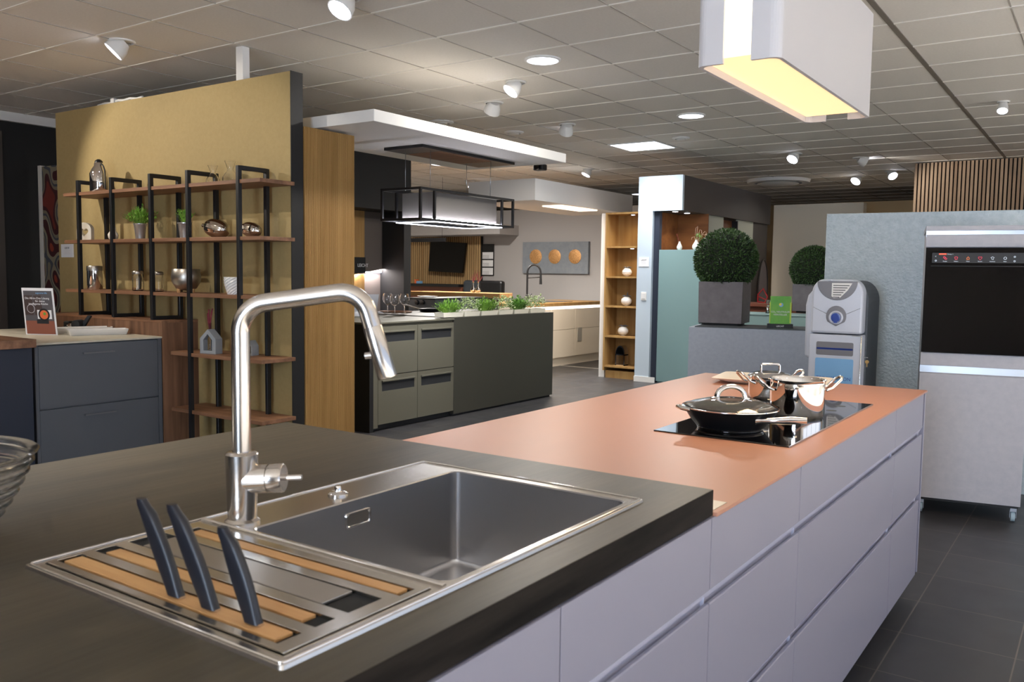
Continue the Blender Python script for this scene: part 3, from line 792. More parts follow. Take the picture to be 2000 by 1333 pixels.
ov.part('upper_flap', MB().prism([(-.0, zb+.003), (.0, zt-.052), (.012, zt-.046), (.02, zt-.046), (.02, zb+.003)], .001, OWd-.001, 'yz'), 'ovenw')
ovn = ov.part('oven_glass', MB().box(.002, OWd-.002, -.022, .0, zc+.003, zb-.001), 'blackg', .001)
hd_ = zb-.105
ov.part('door_gap', MB().box(.03, OWd-.005, -.0226, -.0221, hd_-.001, hd_+.0005), 'dgreyp', parent=ovn)
ov.part('middle_panel', MB().box(.001, OWd-.001, 0, .02, zd-.003, zc-.001), 'ovenw', .0008)
ov.part('grip_strip', MB().box(.0, OWd, .006, .02, ze-.014, zd-.004), 'alu')
ov.part('door', MB().prism([(0, .1), (0, ze-.022), (.012, ze-.012), (.02, ze-.012), (.02, .1)], .001, OWd-.001, 'yz'), 'ovenw')
# display
dsp = ov.part('display', MB().box(.035, OWd-.02, -.0228, -.0221, hd_+.018, hd_+.075), 'dgrey', parent=ovn)
dz_ = hd_+.047
def icon(name, pts, x, z_, s, m_, closed=True):
    ov.part(name, MB().tube([(x+a*s, -.0235, z_+b*s) for a, b in pts], .0011, 6, closed), m_, parent=ovn)
circ = [(math.cos(a*math.pi/5), math.sin(a*math.pi/5)) for a in range(10)]
heart = [(0, -1), (.9, 0), (.85, .7), (.4, .85), (0, .4), (-.4, .85), (-.85, .7), (-.9, 0)]
hat = [(-.6, -.9), (.6, -.9), (.6, -.1), (1, .4), (.5, .9), (0, .7), (-.5, .9), (-1, .4), (-.6, -.1)]
icon('display_icon', circ, .098, dz_+.002, .005, 'iconr'); icon('display_icon', circ, .106, dz_-.006, .005, 'iconr')
icon('display_icon', hat, .158, dz_-.002, .0085, 'iconr')
icon('display_icon', [(-.9, -.9), (.9, -.9), (.5, -.3), (.9, 0), (.4, .3), (0, 1), (-.4, .3), (-.9, 0), (-.5, -.3)], .218, dz_-.002, .0085, 'icono')
icon('display_icon', heart, .278, dz_-.002, .0095, 'iconr')
icon('display_icon', [(-1, .3), (0, .9), (1, .3), (.5, 0), (.5, -.9), (-.4, -.6), (-.4, 0)], .339, dz_-.002, .009, 'iconw')
icon('display_icon', circ, .401, dz_-.002, .007, 'iconw'); icon('display_icon', circ, .447, dz_+.006, .004, 'iconw'); icon('display_icon', circ, .447, dz_-.018, .004, 'iconw')
icon('display_icon', [(-1, 0), (0, .8), (0, -.8)], .055, dz_+.008, .004, 'iconw'); icon('display_icon', circ, .055, dz_-.017, .004, 'iconw')
for x, s_ in ((.102, 'Rezept'), (.158, 'Heizart'), (.218, 'Menü'), (.278, 'Favorit'), (.339, 'Assistent'), (.401, 'Mehr')):
    tx = ov.text(s_, .0075, (x, -.0232, dz_-.0225), 'iconw', parent=ovn, name='display_lettering', align='CENTER')
ov.part('display_tag', MB().box(.07, .108, -.0236, -.0229, dz_+.017, dz_+.024), 'tag', parent=ovn)
ov.text('Montag, 11', .007, (.112, -.0232, dz_+.018), 'iconw', parent=ovn, name='display_lettering')
for x in (.04, OWd-.03):
    for y in (.05, OD-.06):
        cs = ov.part('caster', MB().box(x-.016, x+.016, y-.02, y+.02, .062, .085), 'alu')
        ov.part('wheel', MB().lathe([(.02, -.012), (.032, -.010), (.032, .010), (.02, .012)], (x, y+.01, .032), 24, axis='x'), 'rub', parent=cs)
        ov.part('fork', MB().box(x-.017, x-.014, y-.012, y+.026, .025, .07).box(x+.014, x+.017, y-.012, y+.026, .025, .07), 'alu', parent=cs)

# water dispenser facing the camera
mc = W(1631, 700, y=5.38)
md = Thing('water_dispenser', 'silver grey water dispenser with keys behind the coral island', 'water dispenser', (mc.x, mc.y, 0), rz=math.radians(3))
k_ = depth(mc)/FPX
def MZ(py): return W(1631, py, y=mc.y).z
wd2 = (W(1682, 653, y=mc.y).x-W(1583, 653, y=mc.y).x)/2
zt = MZ(546); zs = MZ(653)
def dome(hw, top, bot, cham, n=8):
    P_ = [(-hw, bot), (hw, bot)]
    for i in range(n+1):
        a = math.pi/2*i/n; P_.append((hw-cham+cham*math.cos(a), top-cham*1.25+cham*1.25*math.sin(a)))
    for i in range(n+1):
        a = math.pi/2*(1-i/n); P_.append((-hw+cham-cham*math.cos(a), top-cham*1.25+cham*1.25*math.sin(a)))
    return P_
md.part('rear_body', MB().prism(dome(wd2+.012, zt-.006, 0, .10), .10, .50), 'dgreyp', .006)
md.part('side_panel', MB().prism([(-wd2-.038, MZ(700)), (-wd2-.042, zt-.16), (-wd2-.03, zt-.10), (-wd2+.01, zt-.05), (-wd2+.01, MZ(705))], .02, .30), 'silverp', .012)
# front head with a round scoop at the top
hdp = dome(wd2, zt, zs+.004, .07, 10)
hdm = MB().prism(hdp, -.02, .10)
head = md.part('head', hdm, 'silverp', .014)
sc = MB(); cz_ = zt+.0; rr = .115
scp = [(rr*1.02*math.cos(a), max(cz_-.012 + (rr*.98)*math.sin(a), -9)) for a in [math.pi + math.pi*i/20 for i in range(21)]]
sc.prism([(x*.98, z_) for x, z_ in scp], -.0245, -.019)
md.part('scoop', sc, 'silverd', .002, parent=head)
gr = MB(); gz = zt-.02
g2 = MB().prism([(-.03, zt-.022), (.085, zt-.022), (.06, zt-.065), (.02, zt-.108), (-.018, zt-.112), (-.03, zt-.10)], -.0275, -.0246)
md.part('grille', g2, 'ceram', parent=head)
for i in range(6):
    z_ = zt-.036-i*.014; gr.box(-.022, .07-i*.011, -.0285, -.0274, z_-.0022, z_+.0022)
md.part('grille_slots', gr, 'dgrey', parent=head)
md.part('hinge', MB().box(-.052, -.032, -.03, -.01, zt-.011, zt-.002), 'silverp', .003, parent=head)
md.part('hinge', MB().box(.066, .086, -.03, -.01, zt-.011, zt-.002), 'silverp', .003, parent=head)
kz = MZ(619)
shd = [(.058*math.cos(a), kz+.004+.062*math.sin(a)) for a in [-math.pi*.18+math.pi*1.36*i/22 for i in range(23)]]+[(0, kz-.056)]
md.part('shield', MB().prism(shd, -.024, -.019), 'silverd', .003, parent=head)
kb = md.part('knob', MB().lathe([(.041, .02), (.041, .032), (.034, .038), (.028, .030)], (0, 0, 0), 36, axis='y'), 'silverp', .0, parent=head)
kb.location = (0, 0, kz-.004); kb.rotation_euler = (0, 0, math.pi)
md.part('knob_inlay', MB().lathe([(.024, -.0285), (.027, -.033), (.02, -.034)], (0, 0, kz-.004), 30, axis='y').box(-.010, .010, -.036, -.031, kz-.036, kz-.02), 'blue', parent=head)
for s in (-1, 1):
    md.part('crease', MB().tube([(s*.056, -.0205, kz+.018), (s*(wd2-.012), -.0205, kz+.055)], .0012, 6), 'silverd', parent=head)
# lower door with display windows
ld = md.part('lower_door', MB().prism([(-wd2-.003, .05), (wd2+.003, .05), (wd2+.003, zs-.002), (-wd2-.003, zs-.002)], -.026, .10), 'silverp', .006)
def win(z0, z1, hw, nm, m_, lift=.0):
    return md.part(nm, MB().prism([(v.x, v.y) for v in rrect(-hw, hw, z0, z1, 0, .009, 4)], -.0285-lift, -.0255), m_, parent=ld)
win(MZ(694), MZ(668), .106, 'brand_bar', 'silverd')
win(MZ(683), MZ(679.5), .104, 'blue_stripe', 'blue', .0008)
win(MZ(790), MZ(700), .109, 'picture_window', 'pblue')
win(MZ(786), MZ(704), .100, 'picture_print', 'pblue', .0004)
md.text('TRINKSTATION', .028, (0, -.0292, MZ(742)), 'blue', parent=ld, name='door_lettering', align='CENTER')
md.part('handle_rail', MB().tube([(wd2+.002, -.03, MZ(745)-.1), (wd2+.002, -.03, zs-.006), (wd2-.05, -.03, zs-.004)], .0025, 8), 'chrome')
kx = wd2+.022
ky = md.part('lock', MB().lathe([(.007, -.02), (.007, .0)], (wd2+.006, .06, MZ(697)), 14, axis='x').tube([(wd2+.0, .06, MZ(697)), (kx+.006, .06, MZ(697))], .003, 8), 'chrome')
md.part('key', MB().lathe([(.011, -.001), (.011, .001)], (kx+.004, .05, MZ(705)), 16, axis='y').box(kx+.001, kx+.007, .049, .051, MZ(715), MZ(705)), 'brass', parent=ky)

# low grey slate counter with planter and green sign
lb = W(1345.5, 639, z=.93)
LB = Thing('display_counter', 'low grey slate display counter under the big boxwood', 'counter', (lb.x, lb.y, 0), rz=math.radians(13))
LB.part('front_panel', MB().box(0, 1.35, 0, .55, 0, .93), 'lowb', .001)
LB.part('top_board', MB().box(.05, 1.35, .004, .55, .9301, .938), 'dgreyp', .001)
def boxwood(px0, px1, pyb, pyt, zb_, y_, rot, lab, rad_px, cpx, cpy, shade):
    p_ = W((px0+px1)/2, pyb, z=zb_); k = PX(p_, 1)
    hw = (px1-px0)/2*k/math.cos(YAW-rot)*1.0; h_ = (pyb-pyt)*k
    ctr = p_ + Vector((-math.sin(rot), math.cos(rot), 0))*hw
    t = Thing('potted_boxwood', lab, 'potted boxwood', (ctr.x, ctr.y, zb_), rz=rot)
    m = MB()
    L = [rrect(-hw*s, hw*s, -hw*s, hw*s, z_, .004, 2) for s, z_ in ((.97, .018), (1, .02), (1.02, h_), (.92, h_), (.9, h_-.06))]
    m.loops(L, True, True, True, False)
    pt_ = t.part('planter', m, 'pgrey')
    t.part('planter_foot', MB().box(-hw*.8, hw*.8, -hw*.8, hw*.8, 0, .019), 'black', parent=pt_)
    R_ = rad_px*depth(ctr)/FPX
    cz = W(cpx, cpy, y=ctr.y).z
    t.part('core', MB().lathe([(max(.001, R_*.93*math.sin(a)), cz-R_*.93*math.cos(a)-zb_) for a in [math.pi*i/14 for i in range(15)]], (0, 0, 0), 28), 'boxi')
    m = MB(); rnd = random.Random(int(px0))
    for i in range(9000):
        u_ = rnd.uniform(-1, 1); a = rnd.uniform(0, 2*math.pi); s = math.sqrt(1-u_*u_)
        n_ = Vector((s*math.cos(a), s*math.sin(a), u_))
        d_ = (n_ + Vector((rnd.gauss(0, .45), rnd.gauss(0, .45), rnd.gauss(0, .45)+.15))).normalized()
        pp = n_*(R_*rnd.uniform(.90, .965)) + Vector((0, 0, cz-zb_))
        m.leaf(pp, d_, R_*rnd.uniform(.06, .1), R_*.035, n_)
    t.part('foliage', m, 'box')
    return t
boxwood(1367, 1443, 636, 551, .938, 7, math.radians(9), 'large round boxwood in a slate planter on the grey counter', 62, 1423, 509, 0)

# green sign holder
sp = W(1523, 641, z=.938)
t = Thing('sign_holder', 'small green certificate sign standing on the grey counter', 'sign', tuple(sp), rz=math.radians(22))
k = PX(sp, 1)
t.part('base', MB().box(-24*k, 24*k, -.03, .03, 0, 8*k), 'blackm', .001)
cd_ = t.part('card', MB().box(-19.5*k, 19.5*k, -.003, .003, 8*k, 62*k), 'green')
t.part('card_border', MB().box(-20.5*k, -18.5*k, -.0042, .0, 10*k, 50*k).box(17.5*k, 20.5*k, -.0042, 0, 10*k, 50*k), 'lime', parent=cd_)
t.part('emblem', MB().lathe([(4*k, -.0045), (4*k, -.003)], (1*k, 0, 45*k), 18, axis='y'), 'pblue', parent=cd_)
t.part('emblem', MB().lathe([(2.5*k, -.005), (2.5*k, -.003)], (-.5*k, 0, 46*k), 18, axis='y'), 'yellow', parent=cd_)
t.text('CO₂ NEUTRALER', 4.6*k, (0, -.0045, 30*k), 'paper', parent=cd_, align='CENTER')
t.text('HERSTELLER', 4.6*k, (0, -.0045, 24.5*k), 'paper', parent=cd_, align='CENTER')
t.text('LEICHT', 4.4*k, (0, -.031, 2.2*k), 'paper', align='CENTER')

# sage counter behind, with the second boxwood
sgy = 9.5
a = W(1380, 612, y=sgy); b = W(1640, 614, y=sgy)
SG = Thing('sage_counter', 'sage green counter behind the big boxwood', 'counter', (a.x, sgy, 0))
SG.part('front_panel', MB().box(a.x, b.x+.6, sgy, sgy+.6, 0, a.z), 'sage')
SG.part('top_board', MB().box(a.x-.01, b.x+.6, sgy-.01, sgy+.6, a.z, a.z+.012), 'sage', .002)
tb = W(1380, 590, y=10.6)
t = Thing('bar_table', 'red brown wooden bar top behind the sage counter', 'bar table', (-3.6, 10.9, 0))
t.part('top', MB().box(-4.14, -2.4, 10.6, 11.2, tb.z-.04, tb.z), 'brick', .003)
t.part('body', MB().box(-4.1, -2.45, 10.66, 11.15, 0, tb.z-.04), 'brick')
t.part('rail', MB().box(-4.14, -2.4, 10.57, 10.6, tb.z-.14, tb.z-.1), 'oakd')
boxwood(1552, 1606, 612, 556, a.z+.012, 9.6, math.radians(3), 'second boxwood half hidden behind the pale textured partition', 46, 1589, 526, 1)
gp = W(1500, 600, y=9.8)
t = Thing('glass_figure', 'small clear glass ornament behind the green sign', 'ornament', (gp.x, 9.8, a.z+.012))
k = PX(gp, 1)
t.part('stem', MB().lathe([(5*k, 0), (4*k, 2*k), (1.5*k, 6*k), (4*k, 12*k), (1.5*k, 16*k), (5*k, 26*k)], (gp.x, 9.8, a.z+.012), 16), 'glass')

# slatted ceiling-high wall at the right rear
s0 = W(1786, 317, z=CZ); ys = 12.85
SW = Thing('slat_wall', 'tall grey oak slatted screen reaching the ceiling at right', 'slat wall', (s0.x+.9, ys, 0))
SW.part('backing', MB().box(s0.x, s0.x+2.6, ys+.02, ys+.06, 0, CZ-.012), 'felt')
m = MB(); x = s0.x
while x < s0.x+2.6:
    m.box(x, x+.031, ys-.002, ys+.02, 0, CZ-.012); x += .0485
SW.part('slats', m, 'slatw')

# white walls at the rear
struct('wall_rear_1', MB().box(W(1512, 398, y=13.9).x, W(1687, 397, y=13.9).x, 13.9, 14.1, 0, W(1600, 398, y=13.9).z), 'wallb')
struct('wall_rear_2', MB().box(W(1687, 397, y=16).x-.5, 0, 16, 16.15, 0, W(1700, 394, y=16).z), 'tan')

# ================================================================== L-SHAPED COLUMN with dark beam, sage cabinet
CX0, CX1, CY = -5.07, -4.465, 10.17
zt_ = 2.64; zn = 2.2
t = Thing('portal_panel', 'pale blue white angled portal panel with a dark long beam', 'portal', (-4.8, CY, 0))
t.part('front_panel', MB().prism([(CX0, 0), (-4.865, 0), (-4.865, zn), (CX1, zn), (CX1, zt_), (CX0, zt_)], CY, CY+.05), 'bluew')
t.part('skirting', MB().box(CX0-.005, -4.78, CY-.01, CY+.0, 0, .07), 'white')
t.part('inner_edge', MB().box(-4.866, -4.79, CY+.051, CY+.12, 0, zn), 'navy')
t.part('beam', MB().box(CX0, CX1+.002, CY+.051, 13.55, zn, zt_-.002), 'brownp')
for px, py in ((1319, 413), (1342, 416), (1476, 438)):
    p_ = W(px, py, z=zn-.002)
    dl = t.part('spot_ring', MB().lathe([(.042, 0), (.042, -.006), (.034, -.008)], (p_.x, p_.y, zn), 20), 'white')
    t.part('spot_lens', MB().lathe([(.033, -.0082), (.033, -.01)], (p_.x, p_.y, zn), 20), 'spotlens', parent=dl)
    light('beam_spot', 'SPOT', (p_.x-.02, p_.y, zn-.03), (p_.x-.15, p_.y+.1, 0), 7, (1, .9, .76), t.o, spot_size=math.radians(100), spot_blend=.7, shadow_soft_size=.03)
# light switch, price tag on the column
def price(px0, py0, px1, py1, y_, lab, lift=.006):
    a_ = W(px0, py1, y=y_); b_ = W(px1, py0, y=y_)
    t_ = Thing('price_tag', lab, 'sign', ((a_.x+b_.x)/2, y_, a_.z))
    t_.part('card', MB().box(a_.x, b_.x, y_-lift, y_-.0005, a_.z, b_.z), 'paper')
    h_ = b_.z-a_.z; w__ = b_.x-a_.x
    t_.text('LEICHT', h_*.2, ((a_.x+b_.x)/2, y_-lift-.0004, a_.z+h_*.64), 'ink', align='CENTER')
    m_ = MB()
    for i in range(3): m_.box(a_.x+w__*.25, b_.x-w__*.25, y_-lift-.0006, y_-lift, a_.z+h_*(.5-.12*i), a_.z+h_*(.515-.12*i))
    t_.part('fine_print', m_, 'rail')
price(1248, 503, 1268, 521, CY, 'white price card on the pale blue column')
price(121, 477, 144, 503, GY, 'white price card on the golden wall left of the shelves')
a = W(1252, 587, y=CY); b = W(1263, 571, y=CY)
t = Thing('light_switch', 'white light switch on the pale blue column', 'switch', ((a.x+b.x)/2, CY, a.z))
t.part('frame', MB().box(a.x, b.x, CY-.008, CY, a.z, b.z), 'white', .002); t.part('rocker', MB().box(a.x+.012, b.x-.012, CY-.012, CY-.008, a.z+.02, b.z-.015), 'whitel', .001)
# sage cabinet and niche
zs_ = W(1320, 488, y=10.2).z
t = Thing('sage_cabinet', 'tall sage green cabinet beside the pale blue column', 'cabinet', (-4.5, 10.25, 0))
t.part('front', MB().box(-4.785, -4.22, 10.215, 10.24, .02, zs_), 'sage', .002)
t.part('body', MB().box(-4.78, -4.225, 10.24, 10.9, 0, zs_-.002), 'sage')
t.part('dark_side', MB().box(-4.219, -4.19, 10.3, 10.9, 0, 1.42), 'blackm')
t = Thing('niche_panel', 'knotty oak lined niche above the sage cabinet', 'niche', (-4.66, 11.0, 1.7))
t.part('side_board', MB().box(-4.88, -4.862, 10.30, 10.95, zs_, zn), 'oakd')
t.part('back_board', MB().box(-4.86, -4.43, 10.94, 10.96, zs_, zn), 'oakd')
t = Thing('rear_board', 'pale green and dark boards under the dark beam', 'wall panel', (-4.5, 12.3, 0))
X_ = -4.5
def yb(px): return W(px, 470, x=X_).y
t.part('pale_board', MB().box(X_-.03, X_, 10.97, yb(1412), 0, zn), 'greenw')
t.part('dark_recess', MB().box(X_-.12, X_-.08, yb(1412), yb(1440), 0, zn-.02), 'oakd')
t.part('door_frame', MB().box(X_-.12, X_+.004, yb(1440)-.03, yb(1440), 0, zn-.02), 'blackm')
t.part('pale_board', MB().box(X_-.03, X_, yb(1440), yb(1470), 0, zn), 'greenw')
t.part('brown_board', MB().box(X_-.03, X_, yb(1470), 13.54, 0, zn), 'brownp')
# oval mirror-like loop and red figure on the brown board
p_ = W(1489, 545, x=X_)
t = Thing('wall_mirror', 'tall oval mirror on the brown board right of the boxwood', 'mirror', (X_+.01, p_.y, .6))
m = MB().tube([(X_+.012, p_.y+.22*math.cos(a), 1.15+.5*math.sin(a)) for a in [2*math.pi*i/28 for i in range(28)]], .012, 8, True)
t.part('rim', m, 'brownp')
t.part('glass', MB().prism([(p_.y+.215*math.cos(a), 1.15+.49*math.sin(a)) for a in [2*math.pi*i/28 for i in range(28)]], X_+.002, X_+.008, 'yz'), 'taupel')
# red angular ornament on bar table
p_ = W(1490, 588, y=10.9)
t = Thing('red_ornament', 'red angular frame ornament behind the big boxwood', 'ornament', (p_.x, 10.9, tb.z))
k = PX(p_, 1)
t.part('frame', MB().tube([(p_.x-10*k, 10.9, tb.z+2*k), (p_.x+4*k, 10.9, tb.z), (p_.x+9*k, 10.9, tb.z+12*k), (p_.x, 10.9, tb.z+28*k), (p_.x-10*k, 10.9, tb.z+16*k)], 1.7*k, 6, True).tube([(p_.x-8*k, 10.9, tb.z+12*k), (p_.x+6*k, 10.9, tb.z+6*k)], 1*k, 6), 'redp')
# vases on the sage cabinet
for px, r_, h_, lab, tw in ((1327, 5.3, 17, 'small white teardrop vase on the sage cabinet', 0), (1359.5, 7.8, 20, 'larger white vase with dried twigs on the sage cabinet', 1)):
    p_ = W(px, 487, y=10.4); k = PX(p_, 1); b_ = (p_.x, 10.4, zs_)
    t = Thing('vase', lab, 'vase', b_)
    t.part('vase_body', MB().lathe([(r_*.55*k, 0), (r_*k, h_*.22*k), (r_*.98*k, h_*.42*k), (r_*.5*k, h_*.75*k), (r_*.3*k, h_*.92*k), (r_*.36*k, h_*k), (r_*.22*k, h_*k)], b_, 24), 'ceram')
    if not tw:
        t.part('twig', MB().tube([(p_.x, 10.4, zs_+14*k), (p_.x-3*k, 10.4, zs_+22*k), (p_.x-7*k, 10.4, zs_+32*k)], .35*k, 5), 'red')
    else:
        m = MB(); P0 = Vector((p_.x, 10.4, zs_+h_*.8*k))
        for dx, hh, sw in ((2, 30, -9), (8, 24, 6), (16, 14, 8), (-6, 10, -8), (10, 5, 14), (20, 20, 0)):
            m.tube([P0, P0+Vector((dx*.4*k, 0, hh*.5*k)), P0+Vector((dx*.8*k, .01, hh*k)), P0+Vector(((dx+sw*.4)*k, 0, hh*.9*k)), P0+Vector(((dx+sw*.5)*k, 0, hh*.45*k))], .5*k, 5)
        t.part('dried_twigs', m, 'pink')
        m = MB(); rnd = random.Random(3)
        for i in range(26): m.leaf(P0+Vector((rnd.uniform(-2, 12)*k, rnd.uniform(-.02, .02), rnd.uniform(3, 13)*k)), Vector((rnd.uniform(-1, 1), rnd.uniform(-1, 1), rnd.uniform(-.3, 1))), 6*k, 3*k)
        t.part('leaves', m, 'leafd')
# copper thing peeking above the boxwood
p_ = W(1415, 458, y=10.6)
t = Thing('bottle', 'small copper bottle neck peeking over the boxwood', 'bottle', (-4.27, 10.5, zs_))
k = PX(p_, 1)
t.part('bottle_body', MB().lathe([(5*k, 0), (5*k, 16*k), (2.4*k, 22*k), (2.4*k, 31*k), (.5*k, 32*k)], (-4.27, 10.5, zs_), 18), 'pink')
t.o.location.x = -4.27

# ================================================================== OAK SHELF TOWER
uy = 10.25
ux0, ux1 = W(1180, 560, y=uy).x, CX0-.01
zt2 = 2.205
t = Thing('oak_shelf_unit', 'tall open oak shelf unit left of the pale blue column', 'shelf unit', ((ux0+ux1)/2, uy+.17, 0))
dp = .34
t.part('side_panel', MB().box(ux0, ux0+.022, uy, uy+dp, .1, zt2), 'oak')
t.part('side_panel', MB().box(ux1-.022, ux1, uy, uy+dp, .1, zt2), 'oak')
t.part('back_panel', MB().box(ux0+.022, ux1-.022, uy+dp-.012, uy+dp, .1, zt2), 'oak')
t.part('plinth', MB().box(ux0+.03, ux1, uy+.03, uy+dp, 0, .1), 'oak')
shz = [W(1210, v, y=uy).z for v in (481, 540, 598, 657, 716)]
for z_ in shz+[zt2]:
    t.part('shelf', MB().box(ux0+.022, ux1-.022, uy+.004, uy+dp-.013, z_-.024, z_), 'oak')
for z_ in (zt2-.024, shz[0]-.024):
    q_ = t.part('spot_ring', MB().lathe([(.034, 0), (.034, -.006), (.024, -.008)], (ux1-.17, uy+.13, z_), 20), 'white')
    t.part('spot_lens', MB().lathe([(.024, -.008), (.024, -.0095)], (ux1-.17, uy+.13, z_), 20), 'spotlens', parent=q_)
    light('shelf_spot', 'SPOT', (ux1-.17, uy+.13, z_-.02), (ux1-.17, uy+.16, 0), 3.5, (1, .82, .56), t.o, spot_size=math.radians(130), spot_blend=.8, shadow_soft_size=.02)
def sball(px, z_, r_px, lab, kind):
    p_ = W(px, 600, y=uy+.14); k = PX(p_, 1); r = r_px*k; b_ = Vector((p_.x, uy+.14, z_))
    t = Thing('decor_vase', lab, 'ornament', tuple(b_))
    n = 20
    prof = [(max(.006, r*math.sin(a)), r*.86-r*.86*math.cos(a)) for a in [math.radians(20+140*i/n) for i in range(n+1)]]
    if kind == 0: prof = [(rr+.0025*math.sin(i*2.1), h_) for i, (rr, h_) in enumerate(prof)]
    t.part('vase_body', MB().lathe([(prof[0][0], 0)]+prof, tuple(b_), 28), 'ceram')
    top = b_+Vector((0, 0, r*1.66)); m = MB()
    for i in range(5):
        a = i*1.3; d_ = Vector((math.cos(a), math.sin(a)*.5, .25))
        m.tube([top, top+d_*r*.5+Vector((0, 0, r*.1)), top+d_*r*1.05-Vector((0, 0, r*.15))], [r*.09, r*.15, r*.03], 6)
    if kind == 1: m.tube([top, top+Vector((r*.2, 0, r*.5)), top+Vector((r*.3, 0, r*.95))], [r*.12, r*.16, r*.05], 6)
    t.part('bow', m, 'silverd' if kind != 0 else 'taupe')
sball(1223, shz[1], 9.5, 'white ribbed ball vase on the upper shelf of the oak tower', 0)
sball(1223, shz[2], 10.5, 'smooth white ball vase with grey bow in the oak tower', 1)
sball(1218, shz[3], 10.5, 'white patterned ball vase low in the oak tower', 2)
p_ = W(1214, 716, y=uy+.14); k = PX(p_, 1); b_ = Vector((p_.x, uy+.14, shz[4]))
t = Thing('silver_lantern', 'silver arched lantern on the bottom oak shelf', 'lantern', tuple(b_))
w_ = 10*k; h_ = 40*k
t.part('frame', MB().box(b_.x-w_, b_.x+w_, b_.y-w_*.8, b_.y+w_*.8, b_.z, b_.z+2*k).box(b_.x-w_, b_.x-w_+2*k, b_.y-w_*.8, b_.y+w_*.8, b_.z, b_.z+22*k).box(b_.x+w_-2*k, b_.x+w_, b_.y-w_*.8, b_.y+w_*.8, b_.z, b_.z+22*k).box(b_.x-w_, b_.x+w_, b_.y-w_*.8, b_.y+w_*.8, b_.z+20*k, b_.z+22*k), 'chrome')
arcp = [(b_.x+w_*math.cos(a), b_.z+22*k+w_*1.7*math.sin(a)) for a in [math.pi*i/14 for i in range(15)]]
t.part('arched_cap', MB().prism(arcp, b_.y-w_*.8, b_.y+w_*.8), 'chrome')
t.part('cap_inset', MB().prism([(b_.x+(x-b_.x)*.85-.004, b_.z+22*k+(z_-b_.z-22*k)*.85) for x, z_ in arcp], b_.y-w_*.8-.002, b_.y-w_*.79), 'blackg')
t.part('pane', MB().box(b_.x-w_+2*k, b_.x+w_-2*k, b_.y-w_*.78, b_.y-w_*.76, b_.z+2*k, b_.z+20*k), 'glass')
# white partition left of the tower and threshold strip
struct('wall_middle', MB().box(W(1172.5, 560, y=10.3).x, ux0-.004, 10.3, 10.62, 0, 2.2), 'white')
struct('trim_2', MB().box(-7.4, -5.5, 11.15, 11.18, 0, .006), 'rail')

# ================================================================== LEFT: GREY BASE RUN + WALNUT
LX = -5.64
t = Thing('grey_base_cabinet', 'anthracite drawer cabinet with bar handles before the golden wall', 'cabinet', (-6.0, 3.25, 0))
t.part('body', MB().box(-6.9, LX-.022, 2.80, 3.70, .08, .872), 'grey')
t.part('end_panel', MB().box(-6.9, LX+.001, 3.672, 3.70, .0, .876), 'grey')
t.part('end_panel', MB().box(-6.9, LX+.001, 2.80, 2.822, .0, .876), 'grey')
t.part('plinth', MB().box(-6.8, LX-.07, 2.82, 3.67, 0, .08), 'black')
for z0, z1 in ((.46, .872), (.09, .455)):
    d_ = t.part('drawer', MB().box(LX-.021, LX, 2.825, 3.669, z0, z1-.004), 'grey', .001)
    zh = z1-.065; yc = 3.22
    t.part('bar_handle', MB().box(LX+.018, LX+.027, yc-.11, yc+.11, zh-.004, zh+.005).box(LX, LX+.02, yc-.105, yc-.097, zh-.003, zh+.004).box(LX, LX+.02, yc+.097, yc+.105, zh-.003, zh+.004), 'silverd', parent=d_)
single('pale_worktop', MB().box(-7.15, LX+.004, 2.80, 3.705, .8765, .889), 'cream', 'thin pale stone worktop on the anthracite drawer cabinet', 'worktop', (-6.3, 3.25, .8765), bevel=.001)
t = Thing('walnut_counter', 'walnut topped navy counter at the left picture edge', 'counter', (-6.0, 2.2, 0))
t.part('top', MB().box(-7.0, LX+.10, .9, 2.765, .872, .925), 'walnut', .002)
t.part('body', MB().box(-6.8, LX+.03, 1.0, 2.77, .0, .871), 'navy')
# walnut low wall with L shape
t = Thing('walnut_cabinet', 'low walnut box wall carrying the black shelf frames', 'cabinet', (-6.5, 3.86, 0))
t.part('body', MB().box(-7.25, LX, 3.722, GY-.001, 0, .985), 'walnutv', .001)
t.part('top_board', MB().box(-7.25, LX+.001, 3.72, GY-.001, .985, 1.003), 'walnut', .001)
t.part('front_upright', MB().box(LX-.001, LX+.002, 3.706, 3.735, 0, 1.0), 'walnutv')

# sign, trays, gadget on the pale worktop
sy = W(82, 654, z=.889)
a_, b_ = W(50, 657, z=.889), W(113, 652, z=.889)
ang = math.atan2(b_.y-a_.y, b_.x-a_.x)
t = Thing('poster_stand', 'tilted advertising card in a clear stand on the pale worktop', 'sign', tuple((a_+b_)/2), rz=YAW-.12)
k = PX(a_, 1); hw = 34*k; hh = 93*k; ln = .16
def slant(m_):
    m_.v = [(v[0]-v[2]*.2, v[1]+v[2]*ln, v[2]) for v in m_.v]; return m_
card = t.part('frame', slant(MB().box(-hw, hw, -.003, .003, 0, hh)), 'paper', .001)
t.part('picture', slant(MB().box(-hw*.9, hw*.9, -.0042, -.0032, hh*.02, hh*.94)), 'posterg', parent=card)
t.part('picture_table', slant(MB().box(-hw*.9, hw*.9, -.0048, -.0042, hh*.02, hh*.30)), 'posterw', parent=card)
t.part('picture_cupboard', slant(MB().box(-hw*.9, -hw*.35, -.0048, -.0042, hh*.42, hh*.84).box(-hw*.28, hw*.2, -.0048, -.0042, hh*.42, hh*.84)), 'posterb', parent=card)
t.part('picture_device', slant(MB().box(-hw*.2, hw*.55, -.0054, -.0048, hh*.24, hh*.33)), 'dgrey', parent=card)
t.part('picture_screen', slant(MB().box(-hw*.12, hw*.78, -.0054, -.0048, hh*.34, hh*.53)), 'paper', parent=card)
